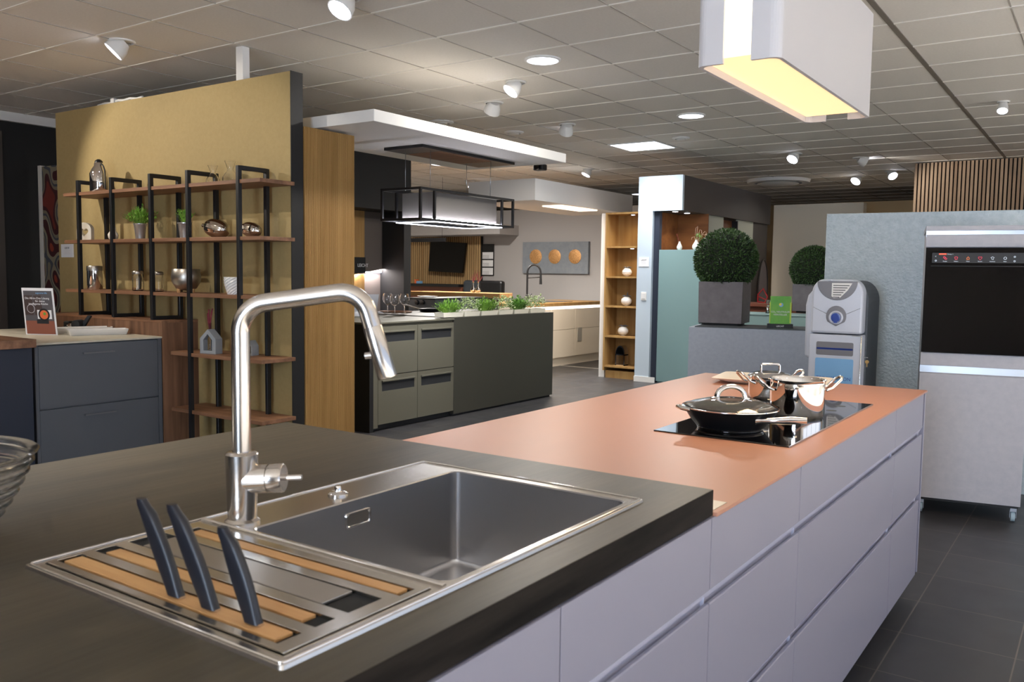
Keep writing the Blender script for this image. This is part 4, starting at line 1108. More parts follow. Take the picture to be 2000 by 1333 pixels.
t.part('picture_plate', slant(MB().lathe([(hw*.36, -.0060), (hw*.36, -.0055)], (hw*.3, 0, hh*.43), 24, axis='y')), 'black', parent=card)
t.part('picture_soup', slant(MB().lathe([(hw*.26, -.0066), (hw*.26, -.0061)], (hw*.3, 0, hh*.43), 24, axis='y')), 'orange', parent=card)
t.part('picture_ring', slant(MB().tube([(-hw*.5+hw*.24*math.cos(a), -.005, hh*.555+hw*.24*math.sin(a)) for a in [2*math.pi*i/20 for i in range(20)]], .0012, 6, True)), 'paper', parent=card)
t.part('picture_herb', slant(MB().lathe([(hw*.09, -.0072), (hw*.09, -.0067)], (hw*.34, 0, hh*.45), 10, axis='y')), 'leafd', parent=card)
for s_, z_, x_ in (('Die All-in-One Lösung', .76, -.05), ('für deine', .70, .12), ('intelligente Küche', .64, 0)):
    tx = t.text(s_, hh*.062, (hw*x_, -.0052, hh*z_), 'paper', parent=card, align='CENTER')
    for v in tx.data.vertices: v.co = (v.co.x-v.co.z*.2, v.co.y+v.co.z*ln, v.co.z)
tx = t.text('supreme life', hh*.055, (hw*.25, -.0052, hh*.875), 'pblue', parent=card, align='CENTER')
for v in tx.data.vertices: v.co = (v.co.x-v.co.z*.2, v.co.y+v.co.z*ln, v.co.z)
def tray(px0, px1, py, lab, dy):
    a_ = W(px0, py+1, z=.892); b_ = W(px1, py-2, z=.892)
    c_ = (a_+b_)/2; c_.y -= .075; L_ = (b_-a_).length/2; an = math.atan2(b_.y-a_.y, b_.x-a_.x)
    t = Thing('serving_tray', lab, 'tray', (c_.x, c_.y, .889), rz=an, group='white long porcelain trays')
    m = MB(); Ls = []
    for k_, h_, w__ in ((.93, 0, .055), (.94, .002, .058), (1.0, .042, .072), (.99, .043, .070), (.93, .008, .055)):
        Ls.append([Vector((v.x, v.y, h_)) for v in rrect(-L_*k_, L_*k_, -w__, w__, 0, .012, 3)])
    m.loops(Ls); t.part('tray_body', m, 'ceram')
tray(122, 236, 649, 'rear one of two long white porcelain trays', 0)
tray(151, 267, 653, 'front one of two long white porcelain trays', 0)
g0 = W(158, 641, z=.889)
g0 = Vector((W(160, 640, y=3.6).x, 3.6, .889)); k = PX(g0, 1)
t = Thing('camera_gadget', 'small black kitchen gadget with a raised arm behind the trays', 'appliance', tuple(g0), rz=YAW)
t.part('body', MB().box(-30*k, 22*k, -.06, .06, 0, 10*k), 'blackm', .01)
t.part('side_box', MB().box(-30*k, -18*k, -.05, .05, 2*k, 20*k), 'blackm', .008)
t.part('round_disc', MB().lathe([(8*k, -.07), (9*k, -.06), (9*k, .02)], (-4*k, 0, 14*k), 24, axis='y'), 'dgrey')
t.part('lever_arm', MB().prism([(-2*k, 10*k), (6*k, 8*k), (20*k, 30*k), (14*k, 32*k)], -.02, .01), 'dgrey', .003)
t.part('metal_joint', MB().lathe([(4*k, -.07), (4*k, .0)], (-15*k, 0, 12*k), 16, axis='y').tube([(-22*k, -.05, 12*k), (-10*k, -.06, 16*k)], 1.6*k, 8), 'chrome')

# ================================================================== BLACK FRAME SHELF
SFY, SBY = 3.725, 3.955
t = Thing('wall_shelf', 'open walnut shelf with five black metal frames on the golden wall', 'shelf', (-5.75, 3.86, 0))
for x, zb in ((-6.747, 1.004), (-6.28, 1.004), (-5.775, 1.004), (-5.331, .0), (-4.782, .0)):
    b = .014; m = MB()
    m.box(x-b, x+b, SFY-b, SFY+b, zb, 2.064); m.box(x-b, x+b, SBY-b, SBY+b, zb, 2.064)
    m.box(x-b, x+b, SFY+b, SBY-b, 2.036, 2.064)
    m.box(x-b, x+b, SFY+b, SBY-b, zb, zb+.026)
    t.part('black_frame', m, 'blackm', .002)
for z_, x0 in ((1.972, -6.965), (1.598, -6.965), (1.208, -6.965), (.786, -5.56), (.378, -5.56)):
    t.part('shelf_board', MB().box(x0, -4.562, SFY-.005, GY-.001, z_-.025, z_), 'walnut', .001)
SH = [1.972, 1.598, 1.208, .786, .378]
def on(px, row, y_): return Vector((W(px, 500, y=y_).x, y_, SH[row]))
YM = 3.84
# top shelf
c = on(197, 0, 3.82); k = PX(c, 1)
t = Thing('cocktail_shaker', 'polished steel shaker bottle at the left of the top shelf', 'shaker', tuple(c))
t.part('bottle_body', MB().lathe([(16*k, 0), (17*k, 2*k), (17*k, 36*k), (13*k, 45*k), (8.5*k, 51*k), (8.5*k, 56*k), (7*k, 58*k)], tuple(c), 32), 'chrome')
t.part('cap', MB().lathe([(7.5*k, 57*k), (7*k, 61*k), (3*k, 64*k)], tuple(c), 24), 'blackm')
t.part('handle', MB().tube([tuple(c+Vector((8*k, 0, 56*k))), tuple(c+Vector((16*k, 0, 50*k))), tuple(c+Vector((21*k, 0, 40*k))), tuple(c+Vector((21*k, 0, 6*k)))], 1.4*k, 8), 'blackm')
for px, lab, h_, f_ in ((418, 'left one of two small glass carafes on the top shelf', 38, .0), (452, 'right and larger glass carafe on the top shelf', 44, 0)):
    c = on(px, 0, 3.88); k = PX(c, 1)
    pr_ = [(11, 0), (15, 4), (14, 12), (7, 22), (5.2, 26), (8, 34), (10.5, 41)]
    pr_ = [(r_*h_/41, z_*h_/41) for r_, z_ in pr_]
    full = [(r_*k, z_*k) for r_, z_ in pr_] + [((r_-1)*k, z_*k+.001) for r_, z_ in pr_[::-1]]
    t = Thing('glass_carafe', lab, 'carafe', tuple(c)); t.part('glass_body', MB().lathe(full, tuple(c), 28), 'glass')
# second shelf
c = on(168, 1, 3.83); k = PX(c, 1)
t = Thing('heart_ornament', 'white ceramic block with a heart shaped hole on the second shelf', 'ornament', tuple(c), rz=.5)
out, hrt = [], []
for i in range(36):
    a = 2*math.pi*i/36+.001; sx, sz = math.sin(a), math.cos(a)
    s_ = 9e9
    if abs(sx) > 1e-6: s_ = min(s_, 15*k/abs(sx))
    if sz < 0: s_ = min(s_, 17*k/-sz)
    x_, z_ = sx*s_, sz*s_
    if sz > 0 and z_ > 3*k:   # round top, centre 3k above the hub
        bq = sz*3*k; s_ = bq+math.sqrt(max(0, bq*bq-(9*k*k-225*k*k))); x_, z_ = sx*s_, sz*s_
    out.append((x_, 17*k+z_))
    hx_ = 16*sx**3; hz_ = 13*math.cos(a)-5*math.cos(2*a)-2*math.cos(3*a)-math.cos(4*a)
    hrt.append((hx_*.56*k, 16.5*k+hz_*.56*k))
m = MB(); n = len(out)
for y_ in (-.022, .022):
    vs = [(x, y_, z_) for x, z_ in out]+[(x, y_, z_) for x, z_ in hrt]
    m.add(vs, [(i, (i+1) % n, n+(i+1) % n, n+i) if y_ < 0 else (n+i, n+(i+1) % n, (i+1) % n, i) for i in range(n)])
for ring, fl in ((out, 0), (hrt, 1)):
    vs = [(x, -.022, z_) for x, z_ in ring]+[(x, .022, z_) for x, z_ in ring]
    m.add(vs, [(i, (i+1) % n, n+(i+1) % n, n+i) for i in range(n)])
t.part('heart_block', m, 'ceramm', .002)
c = on(222, 1, 3.84); k = PX(c, 1)
t = Thing('bird_ornament', 'small white ceramic figure beside the heart ornament', 'ornament', tuple(c))
t.part('figure_body', MB().lathe([(5*k, 0), (9*k, 4*k), (10*k, 11*k), (6*k, 17*k), (5*k, 20*k), (5.5*k, 24*k), (2*k, 28*k)], tuple(c), 24), 'ceramm')
t.part('figure_ring', MB().tube([tuple(c+Vector((6*k+6*k*math.cos(a), -.02, 9*k+7*k*math.sin(a)))) for a in [2*math.pi*i/14 for i in range(14)]], 1.8*k, 7, True), 'ceramm')
def grass(t, c, k, n, rx, hgt, m_, base, wd=1.6, seed=1, droop=.4, ln=(.5, 1)):
    rnd = random.Random(seed); m = MB()
    for i in range(n):
        a = rnd.uniform(0, 2*math.pi); tl = rnd.uniform(0, 1)**.7
        p = Vector((c[0], c[1], c[2]+base*k)) + Vector((math.cos(a), math.sin(a), 0))*rnd.uniform(0, 4.5*k)
        L_ = hgt*k*rnd.uniform(*ln)
        e = p + Vector((math.cos(a)*rx*k*tl, math.sin(a)*rx*k*tl, L_*(1-droop*tl)))
        d = e-p; mid = p + d*.55 + Vector((0, 0, L_*.1))
        m.leaf(p, mid-p, (mid-p).length*1.15, wd*.7*k); m.leaf(mid, e-mid, (e-mid).length, wd*k)
        if rnd.random() < .8:
            for q in range(2):
                pp = p.lerp(e, rnd.uniform(.4, .95)); m.leaf(pp, Vector((rnd.uniform(-1, 1), rnd.uniform(-1, 1), rnd.uniform(0, 1.2))), rnd.uniform(5, 9)*k, wd*1.4*k)
    return t.part('foliage', m, m_)
for px, lab, w_, gn, hg, sd, rx in ((275, 'bushy green plant in a zinc pot on the second shelf', 12, 230, 46, 1, 35), (362, 'upright grass in a zinc pot right of the bushy plant', 13, 90, 36, 2, 18)):
    c = on(px, 1, 3.85); k = PX(c, 1)
    t = Thing('potted_plant', lab, 'potted plant', tuple(c))
    t.part('pot', MB().lathe([(w_*.72*k, 0), (w_*.98*k, 28*k), (w_*1.08*k, 29*k), (w_*1.08*k, 31*k), (w_*.9*k, 31*k), (w_*.86*k, 25*k)], tuple(c), 28, cap1=False), 'zinc')
    t.part('soil', MB().lathe([(w_*.85*k, 25.5*k), (w_*.85*k, 26*k)], tuple(c), 20), 'soil')
    grass(t, c, k, gn, rx, hg, 'leaf', 26, 2.2 if sd == 1 else 1.3, sd, .45 if sd == 1 else .15)
for px, r_, lab in ((424, 27, 'large ribbed silver gourd vase lying on the second shelf'), (491, 21.5, 'smaller ribbed silver gourd vase on the second shelf')):
    c = on(px, 1, 3.85); k = PX(c, 1); rr = r_*k; vh = rr*.68
    t = Thing('silver_vase', lab, 'vase', tuple(c))
    prof = []
    for i in range(25):
        a = math.pi*i/24; prof.append((max(.003, vh*math.sin(a)**.85), -rr*math.cos(a)))
    prof = [(.35*vh*.4, -rr*1.22), (.2*vh, -rr*1.2), (.18*vh, -rr*1.0)]+prof[2:]
    cc = c+Vector((0, 0, vh)); m = MB().lathe(prof, (0, 0, 0), 56, axis='x', rib=.02, nr=14)
    q = Matrix.Rotation(math.radians(12), 3, 'Y') @ Matrix.Rotation(math.radians(18), 3, 'Z')
    m.v = [tuple(q @ Vector(v) + cc) for v in m.v]
    t.part('vase_body', m, 'silver')
# third shelf
c = on(184, 2, 3.82); k = PX(c, 1)
t = Thing('steel_canister', 'tall brushed steel canister at the left of the third shelf', 'canister', tuple(c))
t.part('canister_body', MB().lathe([(13.5*k, 0), (14*k, 1*k), (14*k, 36*k)], tuple(c), 32), 'chrome')
t.part('canister_lid', MB().lathe([(14.5*k, 36*k), (14.5*k, 44*k), (13.5*k, 45.5*k), (3*k, 46*k)], tuple(c), 32), 'steels')
for px, lab in ((268, 'left glass jar with steel lid on the third shelf'), (308, 'right glass jar with steel lid on the third shelf')):
    c = on(px, 2, 3.83); k = PX(c, 1)
    t = Thing('storage_jar', lab, 'jar', tuple(c))
    t.part('glass_body', MB().lathe([(9*k, 0), (10.5*k, 1*k), (10*k, 8*k), (10*k, 24*k), (9*k, 31*k), (8*k, 33*k), (7.4*k, 33*k), (9*k, 24*k), (9*k, 3*k)], tuple(c), 28, rib=.015, nr=10), 'glass')
    t.part('jar_lid', MB().lathe([(9.6*k, 32*k), (10.2*k, 33*k), (10.2*k, 37*k), (8*k, 39*k)], tuple(c), 28), 'steels')
c = on(363, 2, 3.84); k = PX(c, 1)
t = Thing('metal_bowl', 'large pearly metal planter bowl on the third shelf', 'bowl', tuple(c))
t.part('bowl_body', MB().lathe([(9*k, 4*k), (19*k, 8*k), (26.5*k, 20*k), (28*k, 30*k), (26*k, 45*k), (25*k, 46*k), (24*k, 44*k), (26*k, 30*k), (17*k, 12*k)], tuple(c), 44), 'steels')
for a in (0.3, 2.4, 4.5): t.part('foot', MB().lathe([(3*k, 0), (4*k, 8*k)], tuple(c+Vector((15*k*math.cos(a), 15*k*math.sin(a), 0))), 12), 'beech')
c = on(454, 2, 3.80); k = PX(c, 1)
t = Thing('patterned_cup', 'patterned pale glass cup at the right of the third shelf', 'cup', tuple(c))
m = MB(); Ls = []
for i in range(13):
    s = i/12; r_ = (10+6.5*math.sin(s*math.pi*.55))*k
    Ls.append([Vector((c.x+r_*(1+.05*(1 if (i+j) % 2 else -1))*math.cos(2*math.pi*j/20), c.y+r_*(1+.05*(1 if (i+j) % 2 else -1))*math.sin(2*math.pi*j/20), c.z+34*k*s)) for j in range(20)])
m.loops(Ls, smooth=False); t.part('cup_body', m, 'ceram')
# fourth shelf
def house(px, w_, h_, lab, reeds, y_=3.80):
    c = on(px, 3, y_); k = PX(c, 1)
    t = Thing('house_ornament', lab, 'ornament', tuple(c), rz=.2)
    o_ = [(-w_*k, 0), (w_*k, 0), (w_*k, h_*.62*k), (0, h_*k), (-w_*k, h_*.62*k)]; i_ = [(-w_*.56*k, h_*.13*k), (w_*.56*k, h_*.13*k), (w_*.56*k, h_*.56*k), (0, h_*.8*k), (-w_*.56*k, h_*.56*k)]
    m = MB(); n = 5
    for y0_, fl in ((-.035, 0), (.035, 1)):
        vs = [(x, y0_, z_) for x, z_ in o_+i_]; m.add(vs, [(i, (i+1) % n, n+(i+1) % n, n+i) for i in range(n)])
    for rg in (o_, i_):
        m.add([(x, -.035, z_) for x, z_ in rg]+[(x, .035, z_) for x, z_ in rg], [(i, (i+1) % n, n+(i+1) % n, n+i) for i in range(n)])
    t.part('house_frame', m, 'concs', .002)
    if reeds:
        t.part('scent_bottle', MB().lathe([(5*k, 0), (5*k, 22*k), (2.5*k, 28*k), (2.5*k, 52*k), (3.4*k, 53*k)], (-2*k, 0, h_*.13*k), 18), 'glass')
        for dx, dz in ((-8, 78), (2, 84), (4, 88), (-5, 86)):
            t.part('scent_reed', MB().tube([(-2*k, 0, 40*k), ((-2+dx*.5)*k, .0, dz*.78*k), ((-2+dx)*k, .01, dz*k)], [.5*k, 1.6*k, 1.5*k], 6), 'red')
house(410, 19.5, 48, 'grey cast house ornament with red scent reeds on the fourth shelf', True)
house(491, 8, 30, 'small grey ornament behind the faucet on the fourth shelf', False, 3.9)

# ================================================================== OLIVE SIDEBOARD ISLAND
QX = -5.15
qy0, qy1, qy2 = 5.335, 6.485, 8.27
t = Thing('olive_island', 'olive grey kitchen island with framed grip drawers', 'kitchen island', (-5.65, 6.8, 0))
t.part('side_panel', MB().box(-6.35, QX+.0, qy0, qy0+.045, .0, .928), 'black')
t.part('carcass', MB().box(-6.35, QX-.022, qy0+.045, qy1, .05, .925), 'olive')
t.part('plinth', MB().box(-6.1, QX-.05, qy0+.045, qy1, 0, .05), 'dgrey')
t.part('tall_side', MB().box(-6.35, QX+.003, qy1, qy2, .02, .953), 'olived', .002)
t.part('tall_side_foot', MB().box(-6.1, QX-.02, qy1, qy2-.02, 0, .02), 'dgrey')
t.part('stone_top', MB().box(-6.38, QX+.003, qy0-.01, qy1, .929, .945), 'olive', .002)
ym = (qy0+.045+qy1)/2
t.part('corner_strip', MB().box(QX-.02, QX+.001, qy0+.046, qy0+.10, .03, .92), 'olive')
for a, b in ((qy0+.105, ym+.02), (ym+.026, qy1-.005)):
    for z0, z1 in ((.485, .905), (.055, .478)):
        d_ = t.part('drawer', MB().box(QX-.021, QX-.004, a, b, z0, z1), 'olive')
        m = MB().slab(a, b, z0, z1, QX-.004, QX, [(a+.05, b-.04, z1-.135, z1-.045)])
        m.v = [(v[2], v[0], v[1]) for v in m.v]
        t.part('front_frame', m, 'olive', .0008, parent=d_)
        t.part('grip_recess', MB().box(QX-.0042, QX-.0036, a+.05, b-.04, z1-.135, z1-.045), 'dgrey', parent=d_)
        t.part('grip_bar', MB().box(QX-.001, QX+.014, a+.045, b-.035, z1-.052, z1-.038), 'olive', .002, parent=d_)
TZ = .9455
# planter troughs along the tall side
pxs = [(866, 907, 'leaf', 'nearest trough with long green grass on the olive island'), (908, 939, 'leafp', 'second trough with pale curly leaves on the olive island'), (941, 974, 'leaf', 'third trough with bright green sprigs on the olive island'), (976, 1003.5, 'leafp', 'fourth trough with white flowering plant on the olive island'), (1005, 1034, 'leafd', 'fifth trough with deep green spiky plant on the olive island'), (1036, 1066, 'leafp', 'farthest trough with pale round leaves on the olive island')]
for i, (a, b, lf, lab) in enumerate(pxs):
    xc = QX-.10; pa = W(a, 615, x=QX-.04).y; pb = W(b, 612, x=QX-.04).y
    z0 = TZ if pa < qy1-.1 else .9535
    if i == 0: z0 = .9535
    t = Thing('planter_trough', lab, 'planter', (xc, (pa+pb)/2, z0), group=None)
    c = Vector((xc, (pa+pb)/2, z0)); k = PX(c, 1); hl = (pb-pa)/2-.004
    L_ = [rrect(xc-.06*s, xc+.06*s, c.y-hl*s, c.y+hl*s, z_, .004, 2) for s, z_ in ((.93, z0), (1, z0+.045), (.9, z0+.045), (.88, z0+.03))]
    t.part('trough', MB().loops(L_, smooth=False), 'grow')
    rnd = random.Random(20+i); m = MB()
    N_ = 380 if lf == 'leafp' else 230
    for j in range(N_):
        u_ = rnd.uniform(-1, 1); v_ = rnd.uniform(-1, 1)
        p = Vector((xc+.03*v_, c.y+hl*.65*u_, z0+.035))
        if lf == 'leafp':
            hgt = 29*k*rnd.uniform(.2, 1)*(1-.5*u_*u_)
            q = p + Vector((v_*.05, u_*hl*.35, hgt)); m.leaf(q, Vector((rnd.uniform(-1, 1), rnd.uniform(-1, 1), rnd.uniform(-.2, 1))), 4.6*k, 3.6*k)
        else:
            d_ = Vector((v_*.6+rnd.gauss(0, .25), u_*.75+rnd.gauss(0, .25), 1)).normalized(); L1 = 29*k*rnd.uniform(.5, 1)*(1.15-.4*abs(u_))
            m.leaf(p, d_, L1, 1.6*k)
            q = p+d_*L1*rnd.uniform(.4, .9)
            for _ in range(2): m.leaf(q, d_+Vector((rnd.gauss(0, .7), rnd.gauss(0, .7), 0)), 7*k, 2.2*k)
    t.part('foliage', m, lf)
# tray with wine glasses
tc_ = W(774, 612, z=TZ)
k = PX(tc_, 1)
t = Thing('wooden_tray', 'dark wooden tray carrying the three wine glasses', 'tray', tuple(tc_), rz=YAW)
L_ = [[Vector((s*32*k*math.copysign(abs(math.cos(a))**.8, math.cos(a)), s*.13*math.copysign(abs(math.sin(a))**.8, math.sin(a)), h_)) for a in [2*math.pi*j/28 for j in range(28)]] for s, h_ in ((.85, 0), (1, .022), (.97, .024), (.8, .012))]
t.part('tray_body', MB().loops(L_, smooth=False), 'walnut')
for px, py, lab in ((757, 610, 'left wine glass on the dark wooden tray'), (771, 612.5, 'middle wine glass on the dark wooden tray'), (790, 611, 'right wine glass on the dark wooden tray')):
    g_ = W(px, py, z=TZ+.018); g_.z = TZ+.0125
    t = Thing('wine_glass', lab, 'wine glass', tuple(g_)); k = PX(g_, 1)
    H_ = 38*k; R_ = 10.2*k
    o_ = [(7.5*k, 0), (7*k, .6*k), (1*k, 1.6*k), (.8*k, 13*k), (2*k, 15*k), (8*k, 20*k), (R_, 26*k), (9.5*k, 32*k), (7.6*k, H_)]
    t.part('glass_body', MB().lathe(o_+[(r_-.5*k, z_) for r_, z_ in o_[:3:-1]], tuple(g_), 24), 'glass')
# frying pan on the island
f_ = W(841, 611, z=TZ); k = PX(f_, 1)
t = Thing('frying_pan', 'shallow black pan with steel handle on the olive island', 'pan', tuple(f_))
t.part('pan_body', MB().lathe([(16*k, 0), (20*k, 2*k), (24*k, 8*k), (23*k, 8*k), (18*k, 3*k)], tuple(f_), 32), 'pan')
t.part('pan_handle', MB().tube([tuple(f_-pd*22*k+Vector((0, 0, 7*k))), tuple(f_-pd*36*k+Vector((0, 0, 11*k))), tuple(f_-pd*50*k+Vector((0, 0, 15*k)))], [2*k, 1.6*k, 2.6*k], 8), 'chrome')
# napkin stack / small bag and laptop like cooktop on the left
f_ = W(712, 612, z=TZ); k = PX(f_, 1)
t = Thing('laptop', 'thin silver laptop open at the near end of the olive island', 'laptop', (f_.x, f_.y, TZ), rz=YAW+.3)
t.part('base', MB().box(-33*k, 33*k, -.12, .11, 0, .014), 'silverp', .003)
t.part('screen', MB().add([(-36*k, .10, .014), (26*k, .10, .014), (33*k, .17, 36*k), (-36*k, .17, 36*k), (-36*k, .108, .014), (26*k, .108, .014), (33*k, .178, 36*k), (-36*k, .178, 36*k)], [(0, 1, 2, 3), (7, 6, 5, 4), (0, 4, 5, 1), (1, 5, 6, 2), (2, 6, 7, 3), (3, 7, 4, 0)]), 'silverp')
f_ = W(700, 618, z=TZ); k = PX(f_, 1)
t = Thing('napkin', 'folded white napkin beside the laptop', 'napkin', (f_.x, f_.y, TZ), rz=YAW)
t.part('cloth', MB().loops([rrect(-9*k, 9*k, -.05, .05, 0, .01, 2), rrect(-10*k, 8*k, -.055, .05, 5*k, .01, 2), rrect(-5*k, 9*k, -.04, .05, 9*k, .01, 2)]), 'paper')

# pendant frame lamp over it
px0, px1, py0, py1 = -4.88, -4.475, 5.2, 6.468
zb, zt = 1.795, 2.035
t = Thing('canopy_plate', 'dark slatted ceiling plate above the black framed lamp', 'ceiling plate', (-4.68, 5.83, 2.35))
t.part('plate', MB().slab(px0, px1, py0+.02, py1+.02, 2.352, 2.3745, []), 'blackm', .001)
m = MB(); y = py0+.28
while y < py1-.3: m.box(px0+.03, px1-.03, y, y+.012, 2.349, 2.3525); y += .022
t.part('wood_slats', m, 'walnut')
t = Thing('pendant_hood', 'black framed pendant hood with glowing grey sides over the olive island', 'pendant hood', (-4.68, 5.83, zb))
m = MB(); e = .0095
def barbox(m, x0, x1, y0, y1, z0, z1, e):
    for y in (y0, y1):
        for z_ in (z0, z1): m.box(x0-e, x1+e, y-e, y+e, z_-e, z_+e)
    for x in (x0, x1):
        for z_ in (z0, z1): m.box(x-e, x+e, y0+e, y1-e, z_-e, z_+e)
        for y in (y0, y1): m.box(x-e, x+e, y-e, y+e, z0+e, z1-e)
barbox(m, px0, px1, py0, py1, zb, zt, e)
iy0, iy1 = py0+.17, py1-.17
for x in (px0, px1):
    for y in (iy0, iy1): m.box(x-e, x+e, y-e, y+e, zb+e, zt-e)
t.part('outer_frame', m, 'blackm')
t.part('shade', MB().box(px0+.034, px1-.034, iy0+.034, iy1-.034, zb+.012, zt-.012), 'shade', label='grey fabric-like box')
for (a, b, c_, d) in ((px0+.0, px1-.0, iy0-.006, iy0+.006), (px0-.0, px1, iy1-.006, iy1+.006), (px0-.006, px0+.006, iy0, iy1), (px1-.006, px1+.006, iy0, iy1)):
    t.part('led_strip', MB().box(a, b, c_, d, zb-.016, zb-.0096), 'whiteled')
t.part('wash_strip', MB().box(px1-.016, px1-.010, iy0+.02, iy1-.02, zb+.011, zb+.014), 'wash')
t.part('wash_strip', MB().box(px0+.02, px1-.02, iy0+.010, iy0+.016, zb+.011, zb+.014), 'wash')
light('lamp_light', 'AREA', (-4.68, 5.83, zb-.03), (-4.68, 5.83, 0), 22, (.95, .97, 1), t.o, shape='RECTANGLE', size=.36, size_y=.8)
for x in (px0+.07, px1-.07):
    for y in (py0+.2, py1-.25): t.part('suspension_wire', MB().tube([(x, y, zt+.009), (x, y, 2.353)], .0022, 6), 'alu')

# ================================================================== KITCHEN NICHE BEHIND THE ISLAND
KX = -7.0
ka = W(691, 300, x=KX).y-1.6; kb = W(803, 313, x=KX).y; kc = W(789, 420, x=KX).y; kz_ = W(790, 414, x=KX).z
t = Thing('tall_kitchen_block', 'black tall kitchen block with a taupe niche behind the olive island', 'kitchen block', (KX-.3, (ka+kb)/2, 0))
t.part('upper_cabinet', MB().box(KX-.6, KX, ka, kb, kz_, 2.9), 'black', .002)
t.part('end_post', MB().box(KX-.6, KX+.002, kc, kb, 0, kz_-.001), 'dgrey', .002)
ks = W(711, 450, x=KX-.35).y
zb_ = W(750, 531, x=KX-.34).z
t.part('niche_back', MB().box(KX-.6, KX-.35, ks, kc-.002, zb_, kz_-.002), 'taupe')
t.part('niche_back_low', MB().box(KX-.6, KX-.38, ks, kc-.002, .9, zb_-.001), 'taupel')
t.part('led_strip', MB().box(KX-.38, KX-.355, ka, kc-.01, zb_-.012, zb_-.004), 'whiteled')
light('niche_light', 'AREA', (KX-.33, (ks+kc)/2-.2, zb_-.02), (KX-.33, (ks+kc)/2, 0), 13, (1, .9, .85), t.o, shape='RECTANGLE', size=.05, size_y=1.2)
t.part('oak_side', MB().box(KX-.6, KX-.34, ka, ks-.002, .9, kz_-.002), 'oak')
t.part('base_cabinet', MB().box(KX-.6, KX-.02, ka, kc-.002, 0, .899), 'olived')
# black sign with lettering
a_ = W(691, 535, x=KX-.31); b_ = W(714, 503, x=KX-.31)
t = Thing('brand_sign', 'black box sign with white lettering in the niche', 'sign', (a_.x, (a_.y+b_.y)/2, a_.z))
t.part('sign_body', MB().box(a_.x-.02, a_.x, a_.y-.12, b_.y, a_.z, b_.z), 'black', .001)
hh_ = b_.z-a_.z
t.text('LEICHT', hh_*.28, (a_.x+.001, a_.y+.06, a_.z+hh_*.42), 'paper', xdir=(0, 1, 0))

# bar counter with two sockets behind the island
t = Thing('raised_unit', 'dark grey raised unit with two knobs behind the wine glasses', 'counter', (-6.6, 7.9, 0))
ux = -6.45
bx_ = W(850, 583, x=ux); dw = W(798, 583, y=bx_.y).x
t.part('unit_body', MB().box(dw, ux, bx_.y, bx_.y+1.0, 0, bx_.z-.012), 'dgreyp', .002)
t.part('top_board', MB().box(dw-.02, ux+.01, bx_.y-.01, bx_.y+1.02, bx_.z-.012, bx_.z), 'blackm', .002)
for px in (815, 826):
    q_ = W(px, 591, y=bx_.y)
    t.part('knob', MB().lathe([(.028, .012), (.03, 0), (.024, -.02), (.001, -.022)], (q_.x, bx_.y-.001, q_.z), 20, axis='y'), 'blackm')
# wooden board table with glass and vases
by = 9.6
a_ = W(803, 583, y=by); b_ = W(976, 581, y=by)
t = Thing('oak_bar', 'thick light oak bar top behind the raised grey unit', 'bar table', ((a_.x+b_.x)/2, by+.2, 0))
zz = W(890, 570, y=by+.4).z
t.part('top', MB().prism([(a_.x-.05, by), (b_.x, by), (b_.x+.02, by+.22), (b_.x-.1, by+.45), (a_.x+.1, by+.45)], zz-.065, zz, 'xy'), 'beech', .004)
t.part('body', MB().box(a_.x+.2, b_.x-.3, by+.1, by+.4, 0, zz-.066), 'dgreyp')
for px, lab in ((924, 'left silver bottle vase with red twigs on the oak bar'), (933.5, 'right silver bottle vase with red twigs on the oak bar')):
    q_ = W(px, 571, y=by+.2); q_.z = zz; k = PX(q_, 1)
    t = Thing('bottle_vase', lab, 'vase', tuple(q_))
    t.part('vase_body', MB().lathe([(3*k, 0), (5.2*k, 3*k), (5*k, 7*k), (2*k, 11*k), (1.6*k, 19*k), (2.2*k, 21*k), (1.2*k, 21*k)], tuple(q_), 20), 'silver')
    m = MB(); rnd = random.Random(int(px))
    for i in range(9):
        e_ = q_+Vector((rnd.uniform(-9, 9)*k, rnd.uniform(-.05, .05), rnd.uniform(30, 44)*k)); m.tube([tuple(q_+Vector((0, 0, 20*k))), tuple(q_.lerp(e_, .6)+Vector((0, 0, 6*k))), tuple(e_)], .28*k, 4)
        for _ in range(3): m.leaf(q_.lerp(e_, rnd.uniform(.6, 1))+Vector((0, 0, 3*k)), Vector((rnd.uniform(-1, 1), 0, rnd.uniform(-1, 1))), 1.4*k, .8*k)
    t.part('red_twigs', m, 'red')
q_ = W(832, 579, z=bx_.z); k = PX(q_, 1)
t = Thing('flat_plate', 'flat black plate on the raised grey unit', 'plate', (W(835, 581, z=bx_.z).x, W(835, 581, z=bx_.z).y, bx_.z))
q_ = W(835, 581, z=bx_.z)
t.part('plate_body', MB().lathe([(12*k, 0), (19*k, 1.6*k), (19*k, 2.2*k), (12*k, .8*k)], tuple(q_), 28), 'steels')

# ================================================================== FAR KITCHEN
struct('wall_rear_3', MB().box(XF, -6.21, 13.2, 13.35, 0, 2.55), 'wallg')
# slat panel with screen
wy = 13.15
xa = W(760, 450, y=wy).x; xb = W(941, 450, y=wy).x; ztp = W(870, 446, y=wy).z
t = Thing('slat_panel', 'warm oak slatted wall panel behind the tilted screen', 'slat wall', ((xa+xb)/2, wy, 0))
ztp = min(ztp, W(976, 455, y=12.6).z-.025)
t.part('backing', MB().box(xa, xb, wy+.01, wy+.045, 0, ztp), 'felt')
m = MB(); x = xa
while x < xb-.02: m.box(x, x+.034, wy-.01, wy+.01, 0, ztp); x += .052
t.part('slats', m, 'slato')
